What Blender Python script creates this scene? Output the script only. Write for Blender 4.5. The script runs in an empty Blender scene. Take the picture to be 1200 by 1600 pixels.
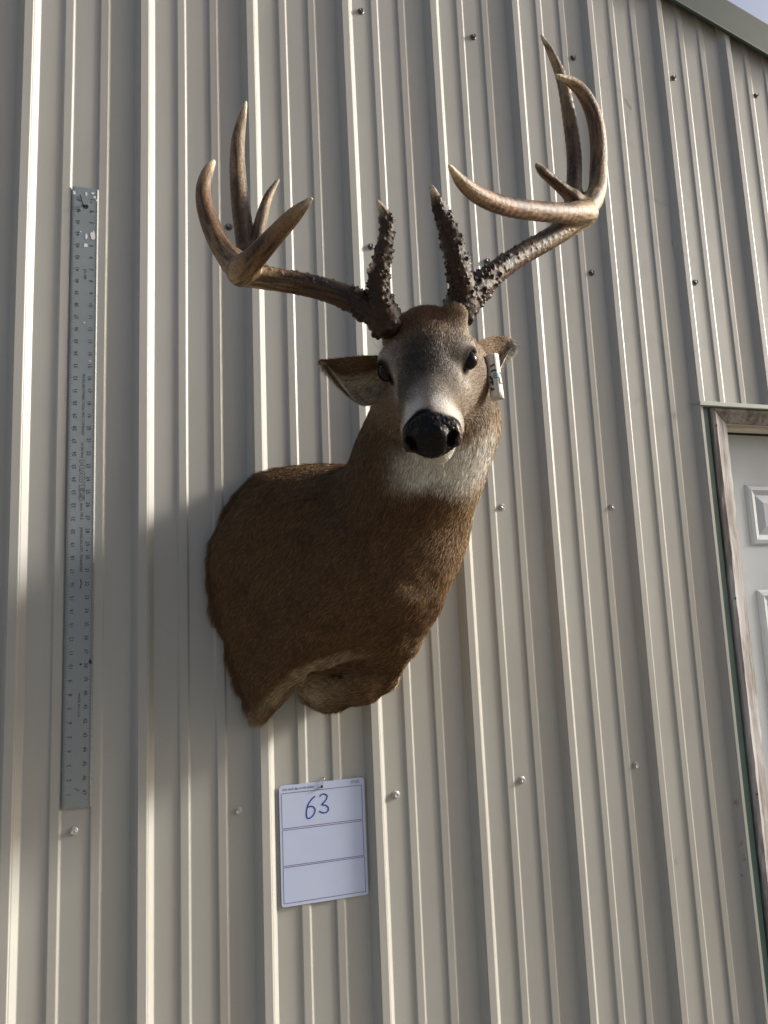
import bpy, bmesh, math, random
import numpy as np
from mathutils import Matrix, Vector
random.seed(7); RNG = np.random.default_rng(7)
SC = bpy.context.scene; COL = SC.collection
G = 1.66                                    # ground lies 1.66 m below the calibration origin

# ------------------------------------------------------------------ camera
FPX = 1220.4
CR = np.array([[0.9484084382, -0.3140127392, -0.0437885137],
               [-0.0062549290, -0.1566162670, 0.9876397222],
               [0.3169894481, 0.9364119524, 0.1505003166]])      # rows: right, up, forward
CC = np.array([0.1698, -1.5957, -0.1114 + G])
cam = bpy.data.cameras.new('camera'); cam.sensor_fit = 'VERTICAL'; cam.sensor_height = 36
cam.lens = FPX / 1600 * 36; cam.clip_start = 0.02; cam.clip_end = 2000
co = bpy.data.objects.new('camera', cam); COL.objects.link(co); SC.camera = co
co.matrix_world = Matrix(((CR[0][0], CR[1][0], -CR[2][0], CC[0]), (CR[0][1], CR[1][1], -CR[2][1], CC[1]),
                          (CR[0][2], CR[1][2], -CR[2][2], CC[2]), (0, 0, 0, 1)))
SC.render.resolution_x = 768; SC.render.resolution_y = 1024

# ------------------------------------------------------------------ world, sun, exposure
TO_SUN = Vector((1.0, -0.17, 0.42)).normalized()
EL = math.asin(TO_SUN.z); AZ = math.atan2(TO_SUN.x, TO_SUN.y)
wd = bpy.data.worlds.new('World'); SC.world = wd; wd.use_nodes = True
wn = wd.node_tree.nodes; sky = wn.new('ShaderNodeTexSky'); sky.sky_type = 'NISHITA'; sky.sun_disc = False
sky.sun_elevation = EL; sky.sun_rotation = AZ; sky.dust_density = 6.0; sky.air_density = 0.8; sky.ozone_density = 1.0
wd.node_tree.links.new(sky.outputs[0], wn['Background'].inputs[0]); wn['Background'].inputs[1].default_value = 0.14
sun = bpy.data.lights.new('sun', 'SUN'); sun.energy = 4.8; sun.angle = math.radians(12.0); sun.color = (1.0, 0.95, 0.87)
so = bpy.data.objects.new('sun', sun); COL.objects.link(so)
so.rotation_euler = TO_SUN.to_track_quat('Z', 'Y').to_euler(); so.location = (6, -4, 6)
vs = SC.view_settings; vs.view_transform = 'Standard'; vs.look = 'None'; vs.gamma = 1; vs.exposure = 0.34; vs.use_curve_mapping = False

# ------------------------------------------------------------------ helpers
def W(x, y, Y=0.0):
    """photo pixel -> point on the plane at depth Y (the wall is Y = 0)"""
    d = CR.T @ np.array([(x - 600) / FPX, (800 - y) / FPX, 1.0])
    return CC + d * ((Y - CC[1]) / d[1])

def empty(name, loc, label=None, cat=None, group=None):
    o = bpy.data.objects.new(name, None); COL.objects.link(o); o.location = loc; o.empty_display_size = .1
    if label: o['label'] = label
    if cat: o['category'] = cat
    if group: o['group'] = group
    return o

def link(name, me, mat, parent=None, smooth=False):
    o = bpy.data.objects.new(name, me); COL.objects.link(o)
    if mat and not me.materials: me.materials.append(mat)
    if parent: o.parent = parent; o.matrix_parent_inverse = Matrix.Translation(-parent_loc(parent))
    if smooth: me.polygons.foreach_set('use_smooth', np.ones(len(me.polygons), bool))
    return o

def parent_loc(o):                                  # parts keep world coordinates; only the root Empty is moved
    return Vector(o.location) if o.type == 'EMPTY' else Vector((0, 0, 0))

def mesh(name, v, f):
    me = bpy.data.meshes.new(name); me.from_pydata([tuple(map(float, q)) for q in v], [], [tuple(map(int, q)) for q in f]); me.update(); return me

def mesh_np(name, v, loops, sizes):
    me = bpy.data.meshes.new(name)
    me.vertices.add(len(v)); me.vertices.foreach_set('co', np.asarray(v, np.float32).ravel())
    me.loops.add(len(loops)); me.loops.foreach_set('vertex_index', np.asarray(loops, np.int32))
    st = np.concatenate([[0], np.cumsum(sizes)[:-1]]).astype(np.int32)
    me.polygons.add(len(sizes)); me.polygons.foreach_set('loop_start', st)
    me.update(calc_edges=True); me.validate(); return me

def boxm(name, lo, hi, bev=0.0, seg=1):
    bm = bmesh.new(); bmesh.ops.create_cube(bm, size=1)
    for v in bm.verts: v.co = [lo[i] + (v.co[i] + .5) * (hi[i] - lo[i]) for i in range(3)]
    if bev: bmesh.ops.bevel(bm, geom=bm.edges[:], offset=bev, segments=seg, affect='EDGES', profile=.5)
    me = bpy.data.meshes.new(name); bm.to_mesh(me); bm.free(); return me

class N:
    """tiny node-material helper"""
    def __init__(s, name, color=(.5, .5, .5), rough=.5, spec=.5, metal=0.0):
        s.m = bpy.data.materials.new(name); s.m.use_nodes = True; s.t = s.m.node_tree; s.n = s.t.nodes; s.p = s.n['Principled BSDF']
        s.p.inputs['Base Color'].default_value = (*color, 1); s.p.inputs['Roughness'].default_value = rough
        s.p.inputs['Specular IOR Level'].default_value = spec; s.p.inputs['Metallic'].default_value = metal
        s.tc = s.n.new('ShaderNodeTexCoord')
    def l(s, a, b): s.t.links.new(a, b)
    def mapping(s, scale=(1, 1, 1), src='Object'):
        mp = s.n.new('ShaderNodeMapping'); mp.inputs['Scale'].default_value = scale; s.l(s.tc.outputs[src], mp.inputs[0]); return mp.outputs[0]
    def noise(s, scale, detail=4, rough=.5, vec=None, dist=0):
        t = s.n.new('ShaderNodeTexNoise'); t.inputs['Scale'].default_value = scale; t.inputs['Detail'].default_value = detail
        t.inputs['Roughness'].default_value = rough; t.inputs['Distortion'].default_value = dist
        s.l(vec or s.tc.outputs['Object'], t.inputs['Vector']); return t.outputs['Fac']
    def ramp(s, fac, stops):
        r = s.n.new('ShaderNodeValToRGB'); e = r.color_ramp.elements
        while len(e) < len(stops): e.new(.5)
        for k, (pos, c) in enumerate(stops):
            e[k].position = pos; e[k].color = (*c, 1) if isinstance(c, tuple) else (c, c, c, 1)
        s.l(fac, r.inputs[0]); return r.outputs[0]
    def mix(s, fac, a, b, mode='MIX'):
        m = s.n.new('ShaderNodeMix'); m.data_type = 'RGBA'; m.blend_type = mode
        for sock, val in ((m.inputs[0], fac), (m.inputs[6], a), (m.inputs[7], b)):
            if isinstance(val, tuple): sock.default_value = (*val, 1)
            elif isinstance(val, (int, float)): sock.default_value = val
            else: s.l(val, sock)
        return m.outputs[2]
    def bump(s, h, strength=.3, dist=.001):
        b = s.n.new('ShaderNodeBump'); b.inputs['Strength'].default_value = strength; b.inputs['Distance'].default_value = dist
        s.l(h, b.inputs['Height']); s.l(b.outputs[0], s.p.inputs['Normal'])
    def base(s, c): s.l(c, s.p.inputs['Base Color'])
    def attr(s, name):
        a = s.n.new('ShaderNodeAttribute'); a.attribute_name = name; return a.outputs['Color']

# ------------------------------------------------------------------ materials
M = {}
def wall_mat():
    k = N('painted_steel', rough=.38, spec=.5)
    v1 = k.noise(1.6, 5, .6); v2 = k.noise(9, 4, .6, k.mapping((1, 1, .08)))
    c = k.mix(k.ramp(v1, [(.35, 0.0), (.65, 1.0)]), (.350, .350, .328), (.385, .385, .362))
    c = k.mix(k.ramp(v2, [(.52, 0.0), (.8, .55)]), c, (.29, .275, .245))
    sp = k.noise(420, 1, .5)
    c = k.mix(k.ramp(sp, [(.76, 0.0), (.80, .7)]), c, (.20, .17, .14))
    # a few brown smears low beside the door
    for (px, py, r) in ((1147, 1253, .012), (1155, 1318, .008), (1158, 1340, .007), (1056, 1345, .010), (1158, 1368, .006)):
        w = W(px, py, 0)
        vd = k.n.new('ShaderNodeVectorMath'); vd.operation = 'SUBTRACT'; k.l(k.tc.outputs['Object'], vd.inputs[0]); vd.inputs[1].default_value = tuple(w)
        vs_ = k.n.new('ShaderNodeVectorMath'); vs_.operation = 'MULTIPLY'; k.l(vd.outputs[0], vs_.inputs[0]); vs_.inputs[1].default_value = (1.6, .2, .8)
        ln = k.n.new('ShaderNodeVectorMath'); ln.operation = 'LENGTH'; k.l(vs_.outputs[0], ln.inputs[0])
        q = k.n.new('ShaderNodeMath'); q.operation = 'MULTIPLY_ADD'; k.l(k.noise(160, 3), q.inputs[0]); q.inputs[1].default_value = .03; k.l(ln.outputs['Value'], q.inputs[2])
        c = k.mix(k.ramp(q.outputs[0], [(.012 + r * .25, .75), (.016 + r * .5, 0.0)]), c, (.24, .15, .06))
    k.base(c)
    k.bump(k.noise(5, 2, .4, k.mapping((1, 1, .35))), .12, .02)
    k.l(k.ramp(k.noise(30, 4, .6), [(.3, .32), (.7, .46)]), k.p.inputs['Roughness'])
    return k.m
M['wall'] = wall_mat()
def simple(name, c1, c2, rough=.5, spec=.5, metal=0., sc=20, bump=0., bsc=200, vec=None):
    k = N(name, c1, rough, spec, metal)
    k.base(k.mix(k.ramp(k.noise(sc, 5, .6, k.mapping(vec) if vec else None), [(.3, 0.0), (.7, 1.0)]), c1, c2))
    if bump: k.bump(k.noise(bsc, 4, .6), bump, .001)
    return k.m
M['ground'] = simple('gravel_ground', (.27, .24, .19), (.18, .16, .125), .9, .2, 0, 6, .8, 60)
M['rake'] = simple('green_trim_paint', (.046, .066, .058), (.058, .080, .070), .5, .4, 0, 12)
M['green'] = simple('dark_green_paint', (.045, .10, .085), (.06, .12, .10), .5, .4, 0, 14)
M['jtrim'] = simple('pale_green_trim', (.34, .37, .345), (.40, .43, .40), .45, .4, 0, 25)
M['doorw'] = simple('white_door_paint', (.40, .44, .48), (.45, .49, .53), .4, .4, 0, 8)
M['jamb'] = simple('cream_jamb_paint', (.56, .53, .47), (.62, .59, .53), .5, .3, 0, 8)
M['dark'] = simple('black_rubber', (.02, .02, .02), (.03, .03, .03), .7, .2)
M['screw'] = simple('painted_screw', (.52, .52, .48), (.40, .40, .38), .35, .5, .2, 300)
M['screwdark'] = simple('dark_screw', (.16, .16, .15), (.07, .07, .07), .45, .5, .6, 300)  # darker, more metallic screw colour for the upper rows
def wood_mat():
    k = N('weathered_wood', rough=.85, spec=.2)
    g1 = k.noise(60, 6, .7, k.mapping((1, 1, .05))); g2 = k.noise(14, 4, .6, k.mapping((1, 1, .25)))
    c = k.ramp(g1, [(.25, (.06, .052, .046)), (.45, (.17, .155, .142)), (.60, (.27, .25, .235)), (.8, (.40, .38, .36))])
    c = k.mix(k.ramp(g2, [(.48, 0.0), (.58, .75)]), c, (.36, .355, .36))
    k.base(c); k.bump(g1, .7, .003); return k.m
M['wood'] = wood_mat()
def ruler_mat():
    k = N('brushed_aluminium', rough=.5, spec=.5, metal=.35)
    c = k.mix(k.ramp(k.noise(3, 4, .6), [(.3, 0.0), (.7, 1.0)]), (.25, .285, .30), (.31, .345, .36))
    c = k.mix(k.ramp(k.noise(700, 2, .5), [(.35, 0.0), (.7, .5)]), c, (.19, .22, .235))
    c = k.mix(k.ramp(k.noise(55, 3, .7), [(.66, 0.0), (.75, .6)]), c, (.30, .30, .28))
    k.base(c); k.bump(k.noise(600, 2), .15, .0005); return k.m
M['ruler'] = ruler_mat()
M['rulerlight'] = simple('worn_aluminium_edge', (.30, .31, .31), (.20, .21, .21), .5, .5, .3, 300)
M['ink'] = simple('black_ink', (.018, .018, .02), (.035, .035, .035), .6, .3, 0, 200)
M['splat'] = simple('white_paint', (.72, .74, .74), (.6, .62, .63), .6, .4, 0, 200)
M['board'] = simple('dry_erase_sky_tint', (.44, .51, .70), (.48, .55, .73), .22, .5, 0, 7)  # white card; blue of the reflected sky is put into its base colour
M['blueink'] = simple('blue_marker', (.012, .035, .26), (.02, .06, .34), .5, .3, 0, 200)
M['violet'] = simple('printed_border', (.10, .08, .22), (.16, .10, .22), .5, .3, 0, 200)
M['paper'] = simple('white_paper', (.78, .76, .70), (.70, .68, .62), .7, .2, 0, 60)
M['tealink'] = simple('teal_ink', (.05, .22, .28), (.08, .28, .33), .6, .2)
M['steelpin'] = simple('bright_steel', (.55, .55, .55), (.45, .45, .45), .3, .5, .9)
M['roof'] = simple('roof_steel', (.10, .125, .115), (.12, .145, .135), .5, .4, 0, 3)
M['manikin'] = simple('plywood_back', (.30, .22, .13), (.24, .17, .10), .8, .2)

# ------------------------------------------------------------------ ground
gv = [(-600, -600, 0), (600, -600, 0), (600, 600, 0), (-600, 600, 0)]
g = link('ground', mesh('ground', gv, [(0, 1, 2, 3)]), M['ground']); g['kind'] = 'structure'

# ------------------------------------------------------------------ the metal building
PITCH = .2286
BLD = empty('metal_building', (0.2, 0.0, 0), 'beige ribbed steel building with green roof trim and weathered door frame', 'building')
X0B, X1B, RIDGE = -14 * PITCH - .0, 18 * PITCH, -1.2
RS = .330                                            # roof slope
_rk = W(1052, 0, -.026)
def rake(x):                                          # underside line of the rake trim
    top = _rk[2] - RS * (RIDGE - _rk[0])
    return top - RS * abs(x - RIDGE)
def fillet(pts, r=.0014):
    out = [pts[0]]
    for a, b, c in zip(pts[:-2], pts[1:-1], pts[2:]):
        a, b, c = map(np.array, (a, b, c)); u = a - b; w = c - b; lu, lw = np.linalg.norm(u), np.linalg.norm(w)
        q = min(r, .45 * lu, .45 * lw); p0 = b + u / lu * q; p2 = b + w / lw * q
        out += [tuple(p0), tuple(.25 * p0 + .5 * b + .25 * p2), tuple(p2)]
    return out + [pts[-1]]
def rib_profile():                                    # one pitch, from a rib's right foot to the next one's; (x, height)
    mn = lambda c: [(c - .0215, 0), (c - .0178, .0034), (c - .0022, .0034), (c + .0015, 0)]
    b = PITCH - .043
    return [(0, 0)] + mn(.0655) + mn(.1355) + [(b, 0), (b + .0100, .0138), (b + .0120, .0142), (b + .0130, .0168), (b + .0300, .0168), (b + .0310, .0142), (b + .0330, .0138), (PITCH, 0)]
PROF = rib_profile()
DOOR = dict(x0=1.579, x1=2.66, z=.4246 + G)           # opening left in the cladding
def steel_panel(x0, n, zlo, lift, xlo=None, xhi=None):
    pts = []
    for i in range(n): pts += [(x0 + i * PITCH + a, h) for a, h in PROF[(1 if i else 0):]]
    if xlo is not None: pts = clip(pts, xlo, True)
    if xhi is not None: pts = clip(pts, xhi, False)
    pts = fillet(pts)
    v = []; f = []; zs = 24
    for k, (x, h) in enumerate(pts):
        zt = rake(x) + .05
        for j in range(zs + 1):
            z = zlo + (zt - zlo) * j / zs; v.append((x + .0007 * math.sin(z * 2.3 + x * 5) + .0005 * math.sin(z * 5.1 + x * 3), -h - lift - .0006 * math.sin(x * 9 + z * 3.1), z))
    m = zs + 1
    for k in range(len(pts) - 1):
        for j in range(zs): f.append((k * m + j, (k + 1) * m + j, (k + 1) * m + j + 1, k * m + j + 1))
    me = mesh('steel_panel', v, f); o = link('steel_panel', me, M['wall'], BLD)
    return o
def clip(pts, x, keep_right):
    out = []
    for a, b in zip(pts[:-1], pts[1:]):
        ina = (a[0] >= x) == keep_right; inb = (b[0] >= x) == keep_right
        if ina: out.append(a)
        if ina != inb:
            t = (x - a[0]) / (b[0] - a[0]); out.append((x, a[1] + t * (b[1] - a[1])))
    if (pts[-1][0] >= x) == keep_right: out.append(pts[-1])
    return out
for q, i in enumerate(range(-14, 18, 4)):
    x0 = i * PITCH; lift = .0006 * (q % 2); n = 4
    if x0 + n * PITCH <= DOOR['x0'] or x0 >= DOOR['x1']: steel_panel(x0, n, .02, lift)
    else:
        steel_panel(x0, n, DOOR['z'], lift)           # above the door
        if x0 < DOOR['x0']: steel_panel(x0, n, .02, lift, xhi=DOOR['x0']).data.transform(Matrix.Identity(4))
        if x0 + n * PITCH > DOOR['x1']: steel_panel(x0, n, .02, lift, xlo=DOOR['x1'])
# the lower pieces beside the door stop at the door head: trim them
for o in [c for c in BLD.children if c.name.startswith('steel_panel')]:
    xs = [v.co.x for v in o.data.vertices]; zs_ = [v.co.z for v in o.data.vertices]
    if min(zs_) < .1 and (abs(max(xs) - DOOR['x0']) < 1e-4 or abs(min(xs) - DOOR['x1']) < 1e-4):
        for v in o.data.vertices:
            t = (v.co.z - .02) / (rake(v.co.x) + .05 - .02); v.co.z = .02 + t * (DOOR['z'] - .0005 - .02)
# sheathing behind the cladding (keeps the inside dark), side walls and roof
DEPTH = 9.0
def slab(name, pts, y0, y1, mat):
    n = len(pts); v = [(x, y0, z) for x, z in pts] + [(x, y1, z) for x, z in pts]
    f = [tuple(range(n - 1, -1, -1)), tuple(range(n, 2 * n))] + [(i, (i + 1) % n, n + (i + 1) % n, n + i) for i in range(n)]
    return link(name, mesh(name, v, f), mat, BLD)
eL, eR = X0B, X1B
slab('back_wall', [(eL, .02), (eR, .02), (eR, rake(eR)), (RIDGE, rake(RIDGE)), (eL, rake(eL))], DEPTH - .05, DEPTH, M['wall'])
link('side_wall', boxm('side_wall', (eL, .15, .02), (eL + .05, DEPTH - .05, rake(eL))), M['wall'], BLD)
link('side_wall', boxm('side_wall', (eR - .05, .15, .02), (eR, DEPTH - .05, rake(eR))), M['wall'], BLD)
sh = [((eL, .02), (DOOR['x0'] + .02, .02), (DOOR['x0'] + .02, rake(DOOR['x0'])), (RIDGE, rake(RIDGE)), (eL, rake(eL))),
      ((DOOR['x1'] - .02, .02), (eR, .02), (eR, rake(eR)), (DOOR['x1'] - .02, rake(DOOR['x1'] - .02))),
      ((DOOR['x0'] + .021, DOOR['z'] - .01), (DOOR['x1'] - .021, DOOR['z'] - .01), (DOOR['x1'] - .021, rake(DOOR['x1'])), (DOOR['x0'] + .021, rake(DOOR['x0'] + .02)))]
for p_ in sh: slab('sheathing', list(p_), .012, .145, M['wall'])
for sgn in (-1, 1):
    xe = eL - .05 if sgn < 0 else eR + .05
    za, zb = rake(RIDGE) + .075, rake(RIDGE) - RS * abs(xe - RIDGE) + .075
    slab('roof_sheet', [(RIDGE, za), (xe, zb), (xe, zb + .03), (RIDGE, za + .03)], -.018, DEPTH + .05, M['roof'])
    # rake trim: face board with a drip lip, hemmed edge
    lip = [(-.0198, .002), (-.0250, -.001), (-.0275, .001), (-.0268, .006), (-.0285, .102), (-.026, .108), (-.018, .111), (.0, .111)]
    v = []; f = []
    for xx in (RIDGE + sgn * .0005, xe):
        zz = rake(RIDGE) - RS * abs(xx - RIDGE)
        v += [(xx, a, zz + b) for a, b in lip]
    m = len(lip)
    for i in range(m - 1): f.append((i, i + 1, m + i + 1, m + i) if sgn > 0 else (i, m + i, m + i + 1, i + 1))
    me = mesh('rake_trim', v, f); o = link('rake_trim', me, M['rake'], BLD)
    md = o.modifiers.new('thick', 'SOLIDIFY'); md.thickness = .0015

# screws -----------------------------------------------------------
def screw_mesh(nm):
    bm = bmesh.new()
    def ring(r, y, n, ph=0): return [bm.verts.new((r * math.cos(ph + 2 * math.pi * i / n), y, r * math.sin(ph + 2 * math.pi * i / n))) for i in range(n)]
    def skin(a, b):
        n = len(a)
        for i in range(n): bm.faces.new((a[i], a[(i + 1) % n], b[(i + 1) % n], b[i]))
    r0 = ring(.0078, 0, 18); r1 = ring(.0078, -.0018, 18); r2 = ring(.0062, -.0030, 18); skin(r0, r1); skin(r1, r2)
    bm.faces.new(r2)
    h0 = ring(.0050, -.0030, 6, .3); h1 = ring(.0050, -.0072, 6, .3); h2 = ring(.0042, -.0080, 6, .3); h3 = ring(.0026, -.0074, 6, .3)
    skin(h0, h1); skin(h1, h2); skin(h2, h3); bm.faces.new(h3)
    bmesh.ops.recalc_face_normals(bm, faces=bm.faces[:])
    me = bpy.data.meshes.new(nm); bm.to_mesh(me); bm.free(); return me
smA = screw_mesh('screw_painted'); smA.materials.append(M['screw']); smB = screw_mesh('screw_dark'); smB.materials.append(M['screwdark'])
for me, pts in ((smB, [(564, 17), (740, 57), (896, 90), (1053, 121), (1182, 149), (358, 354), (580, 385), (762, 408), (925, 426), (1087, 441)]),
                (smA, [(785, 792), (957, 792), (115, 1299), (372, 1267), (619, 1242), (816, 1219), (994, 1196)])):
    for px, py in pts:
        w = W(px, py, -.003); o = bpy.data.objects.new('screw', me); COL.objects.link(o)
        o.location = (w[0], 0.0, w[2]); o.rotation_euler = (0, random.uniform(0, 6), 0); o.parent = BLD; o.matrix_parent_inverse = Matrix.Translation(-BLD.location)

# door ----------------------------------------------------------------
dz = DOOR['z']
J = link('head_trim', boxm('head_trim', (DOOR['x0'] - .012, -.024, dz - .001), (DOOR['x1'] + .01, .011, dz + .0105), .001), M['jtrim'], BLD)
for a, b in ((1.5805, 1.6015), (DOOR['x1'] - .0235, DOOR['x1'] - .0025)):
    link('green_channel', boxm('green_channel', (a, -.0095, .02), (b, .0115, dz - .003), .0008), M['green'], BLD)
DF = link('door_jamb', boxm('door_jamb', (1.6050, .014, .02), (1.672, .145, dz - .012)), M['jamb'], BLD)
link('door_jamb', boxm('door_jamb', (2.582, .014, .02), (DOOR['x1'] - .0225, .145, dz - .012)), M['jamb'], BLD)
link('head_jamb', boxm('head_jamb', (1.6725, .014, dz - .031), (2.5815, .145, dz - .012)), M['jamb'], BLD)
link('door_stop', boxm('door_stop', (1.6725, .040, dz - .040), (2.5815, .077, dz - .0315), .001), M['jamb'], BLD)
link('weather_strip', boxm('weather_strip', (1.6725, .0775, dz - .043), (2.5815, .084, dz - .0315), .001), M['dark'], BLD)
def casing(name, pts0, pts1, mat):
    n = len(pts0); v = list(pts0) + list(pts1); f = [(i, (i + 1) % n, n + (i + 1) % n, n + i) for i in range(n)] + [tuple(range(n - 1, -1, -1)), tuple(range(n, 2 * n))]
    me = mesh(name, v, f); bm = bmesh.new(); bm.from_mesh(me); bmesh.ops.recalc_face_normals(bm, faces=bm.faces[:])
    bmesh.ops.subdivide_edges(bm, edges=[e for e in bm.edges if e.calc_length() > .3], cuts=60)
    for q in bm.verts: q.co += Vector((RNG.normal(0, .0005), RNG.normal(0, .0005), 0))
    bm.to_mesh(me); bm.free(); return link(name, me, mat, BLD)
CP = [(0, .013), (0, -.012), (.003, -.0145), (.013, -.0165), (.018, -.014), (.028, -.008), (.052, .000), (.062, .004), (.062, .013)]
OX, OZ = 1.6065, dz - .002
casing('door_casing', [(OX + a, y, .02) for a, y in CP], [(OX + a, y, OZ - a * .55 - .0012) for a, y in CP], M['wood'])
OX2 = DOOR['x1'] - .0275
casing('door_casing', [(OX2 - a, y, .02) for a, y in CP], [(OX2 - a, y, OZ - a * .55 - .0012) for a, y in CP], M['wood'])
HC = [(a * .72, y) for a, y in CP]
def hx(x, a): return x
casing('head_casing', [(OX + a + .0012, y, OZ - a * .55) for a, y in CP], [(OX2 - a - .0012, y, OZ - a * .55) for a, y in CP], M['wood'])
for px, py, rr in ((1118, 665, .004), (1148, 935, .0033), (1182, 1241, .0033)):   # nail holes
    w = W(px, py, -.016)
    bm = bmesh.new(); bmesh.ops.create_circle(bm, cap_ends=True, radius=rr, segments=10)
    me = bpy.data.meshes.new('nail_hole'); bm.transform(Matrix.Translation((w[0], -.0185, w[2])) @ Matrix.Rotation(math.pi / 2, 4, 'X')); bm.to_mesh(me); bm.free()
    link('nail_hole', me, M['dark'], BLD)
# door leaf with raised panels
YD = .085
door = link('door', boxm('door', (1.6735, YD, .03), (2.5805, YD + .044, dz - .044)), M['doorw'], BLD)
def zat(x, y): return W(x, y, YD)[2]
def raised(x0, x1, z0, z1):
    prof = [(0, 0), (.006, -.005), (.016, -.0065), (.026, .0015 - .004), (.030, -.001), (.052, -.006), (.056, -.006)]
    v = []; f = []
    for a, y in prof: v += [(x0 + a, YD + y - .0005, z0 + a), (x1 - a, YD + y - .0005, z0 + a), (x1 - a, YD + y - .0005, z1 - a), (x0 + a, YD + y - .0005, z1 - a)]
    for k in range(len(prof) - 1):
        for i in range(4): f.append((4 * k + i, 4 * k + (i + 1) % 4, 4 * k + 4 + (i + 1) % 4, 4 * k + 4 + i))
    m = 4 * (len(prof) - 1); f.append((m, m + 1, m + 2, m + 3))
    link('door_panel', mesh('door_panel', v, f), M['doorw'], door)
xa = W(1163, 759, YD)[0]
for x0 in (xa, xa + .40):
    raised(x0, x0 + .30, zat(1171.7, 853), zat(1163, 757))
    raised(x0, x0 + .30, zat(1178.8, 922) - .62, zat(1178.8, 922))
    raised(x0, x0 + .30, .22, zat(1178.8, 922) - .74)
kn = bmesh.new(); bmesh.ops.create_uvsphere(kn, u_segments=20, v_segments=12, radius=.027)
for q in kn.verts: q.co = (q.co.x, q.co.y * .8, q.co.z)
kn.transform(Matrix.Translation((2.52, YD - .05, .95))); bmesh.ops.create_cone(kn, cap_ends=True, segments=16, radius1=.012, radius2=.012, depth=.05, matrix=Matrix.Translation((2.52, YD - .024, .95)) @ Matrix.Rotation(math.pi / 2, 4, 'X'))
me = bpy.data.meshes.new('door_knob'); kn.to_mesh(me); kn.free(); link('door_knob', me, M['steelpin'], door, True)

# ------------------------------------------------------------------ text and stroke helpers
_txt = []
def text_geo(items):
    """items: (string, size, origin, xdir, ydir, align) -> joined verts, faces (flat print)"""
    obs = []
    for s, size, org, xd, yd, al in items:
        cu = bpy.data.curves.new('t', 'FONT'); cu.body = s; cu.size = size; cu.align_x = al; cu.align_y = 'CENTER'; cu.resolution_u = 2
        o = bpy.data.objects.new('t', cu); COL.objects.link(o); obs.append(o)
    bpy.context.view_layer.update(); dg = bpy.context.evaluated_depsgraph_get(); V = []; F = []
    for o, (s, size, org, xd, yd, al) in zip(obs, items):
        me = o.evaluated_get(dg).to_mesh(); b = len(V); org, xd, yd = map(np.array, (org, xd, yd))
        for q in me.vertices: V.append(org + xd * q.co.x + yd * q.co.y)
        for p_ in me.polygons: F.append([b + i for i in p_.vertices])
        o.evaluated_get(dg).to_mesh_clear()
    for o in obs:
        cu = o.data; bpy.data.objects.remove(o); bpy.data.curves.remove(cu)
    return V, F
def ribbon(V, F, pts, w, nrm=(0, -1, 0), closed=False):
    pts = [np.array(q, float) for q in pts]; n = len(pts); b = len(V); nrm = np.array(nrm, float)
    for i, q in enumerate(pts):
        a = pts[(i - 1) % n] if closed or i else q; c = pts[(i + 1) % n] if closed or i < n - 1 else q
        t = c - a; t = t / (np.linalg.norm(t) + 1e-9); s = np.cross(t, nrm); V += [q - s * w / 2, q + s * w / 2]
    for i in range(n if closed else n - 1):
        j = (i + 1) % n; F.append([b + 2 * i, b + 2 * i + 1, b + 2 * j + 1, b + 2 * j])
def catmull(P, m=8, closed=False):
    P = [np.array(q, float) for q in P]; n = len(P); out = []
    for i in range(n if closed else n - 1):
        p0 = P[(i - 1) % n] if closed or i else P[0] * 2 - P[1]; p1 = P[i]; p2 = P[(i + 1) % n]
        p3 = P[(i + 2) % n] if closed or i < n - 2 else P[-1] * 2 - P[-2]
        for k in range(m):
            t = k / m; out.append(.5 * (2 * p1 + (p2 - p0) * t + (2 * p0 - 5 * p1 + 4 * p2 - p3) * t * t + (3 * p1 - p0 - 3 * p2 + p3) * t ** 3))
    if not closed: out.append(P[-1])
    return out

# ------------------------------------------------------------------ straightedge ruler
IN = .0254
RX0, RX1 = .0682, .1190; RZB = -.405 + G; RZT = RZB + 48 * IN; RY0, RY1 = -.0060, -.0036
RUL = empty('straightedge_ruler', (RX0, -.005, RZB), 'long grey aluminium straightedge ruler with black inch numerals hanging on the ribbed wall', 'ruler')
# blade with a hole near the top
hx_, hz_ = .0935, RZT - 1.62 * IN
bm = bmesh.new(); hr = .0043; nh = 16
cir = [(hx_ + hr * math.cos(2 * math.pi * i / nh + math.pi / nh), hz_ + hr * math.sin(2 * math.pi * i / nh + math.pi / nh)) for i in range(nh)]
bv = .003
def ringv(pts, y): return [bm.verts.new((x, y, z)) for x, z in pts]
sq = []
for i in range(nh):
    a = 2 * math.pi * i / nh + math.pi / nh; c, s = math.cos(a), math.sin(a); k = .012 / max(abs(c), abs(s)); sq.append((hx_ + k * c, hz_ + k * s))
for y, flip in ((RY0, 0), (RY1, 1)):
    A = ringv(cir, y); B = ringv(sq, y)
    for i in range(nh):
        q = (A[i], B[i], B[(i + 1) % nh], A[(i + 1) % nh]); bm.faces.new(q if flip else q[::-1])
    xl, xr, zl, zh = hx_ - .012, hx_ + .012, hz_ - .012, hz_ + .012
    def quad(x0, x1, z0, z1):
        vv = [bm.verts.new(t) for t in ((x0, y, z0), (x1, y, z0), (x1, y, z1), (x0, y, z1))]; bm.faces.new(vv[::-1] if flip else vv)
    quad(RX0, xl, zl, zh); quad(xr, RX1 - bv, zl, zh); quad(RX0, RX1 - bv, zh, RZT); 
    nz = 12
    for i in range(nz): quad(RX0, RX1 - bv, RZB + (zl - RZB) * i / nz, RZB + (zl - RZB) * (i + 1) / nz)
    if flip: C1 = A
    else: C0 = A
for i in range(nh): bm.faces.new((C0[i], C0[(i + 1) % nh], C1[(i + 1) % nh], C1[i]))
def strip(p): vv = [bm.verts.new(t) for t in p]; bm.faces.new(vv)
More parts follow.
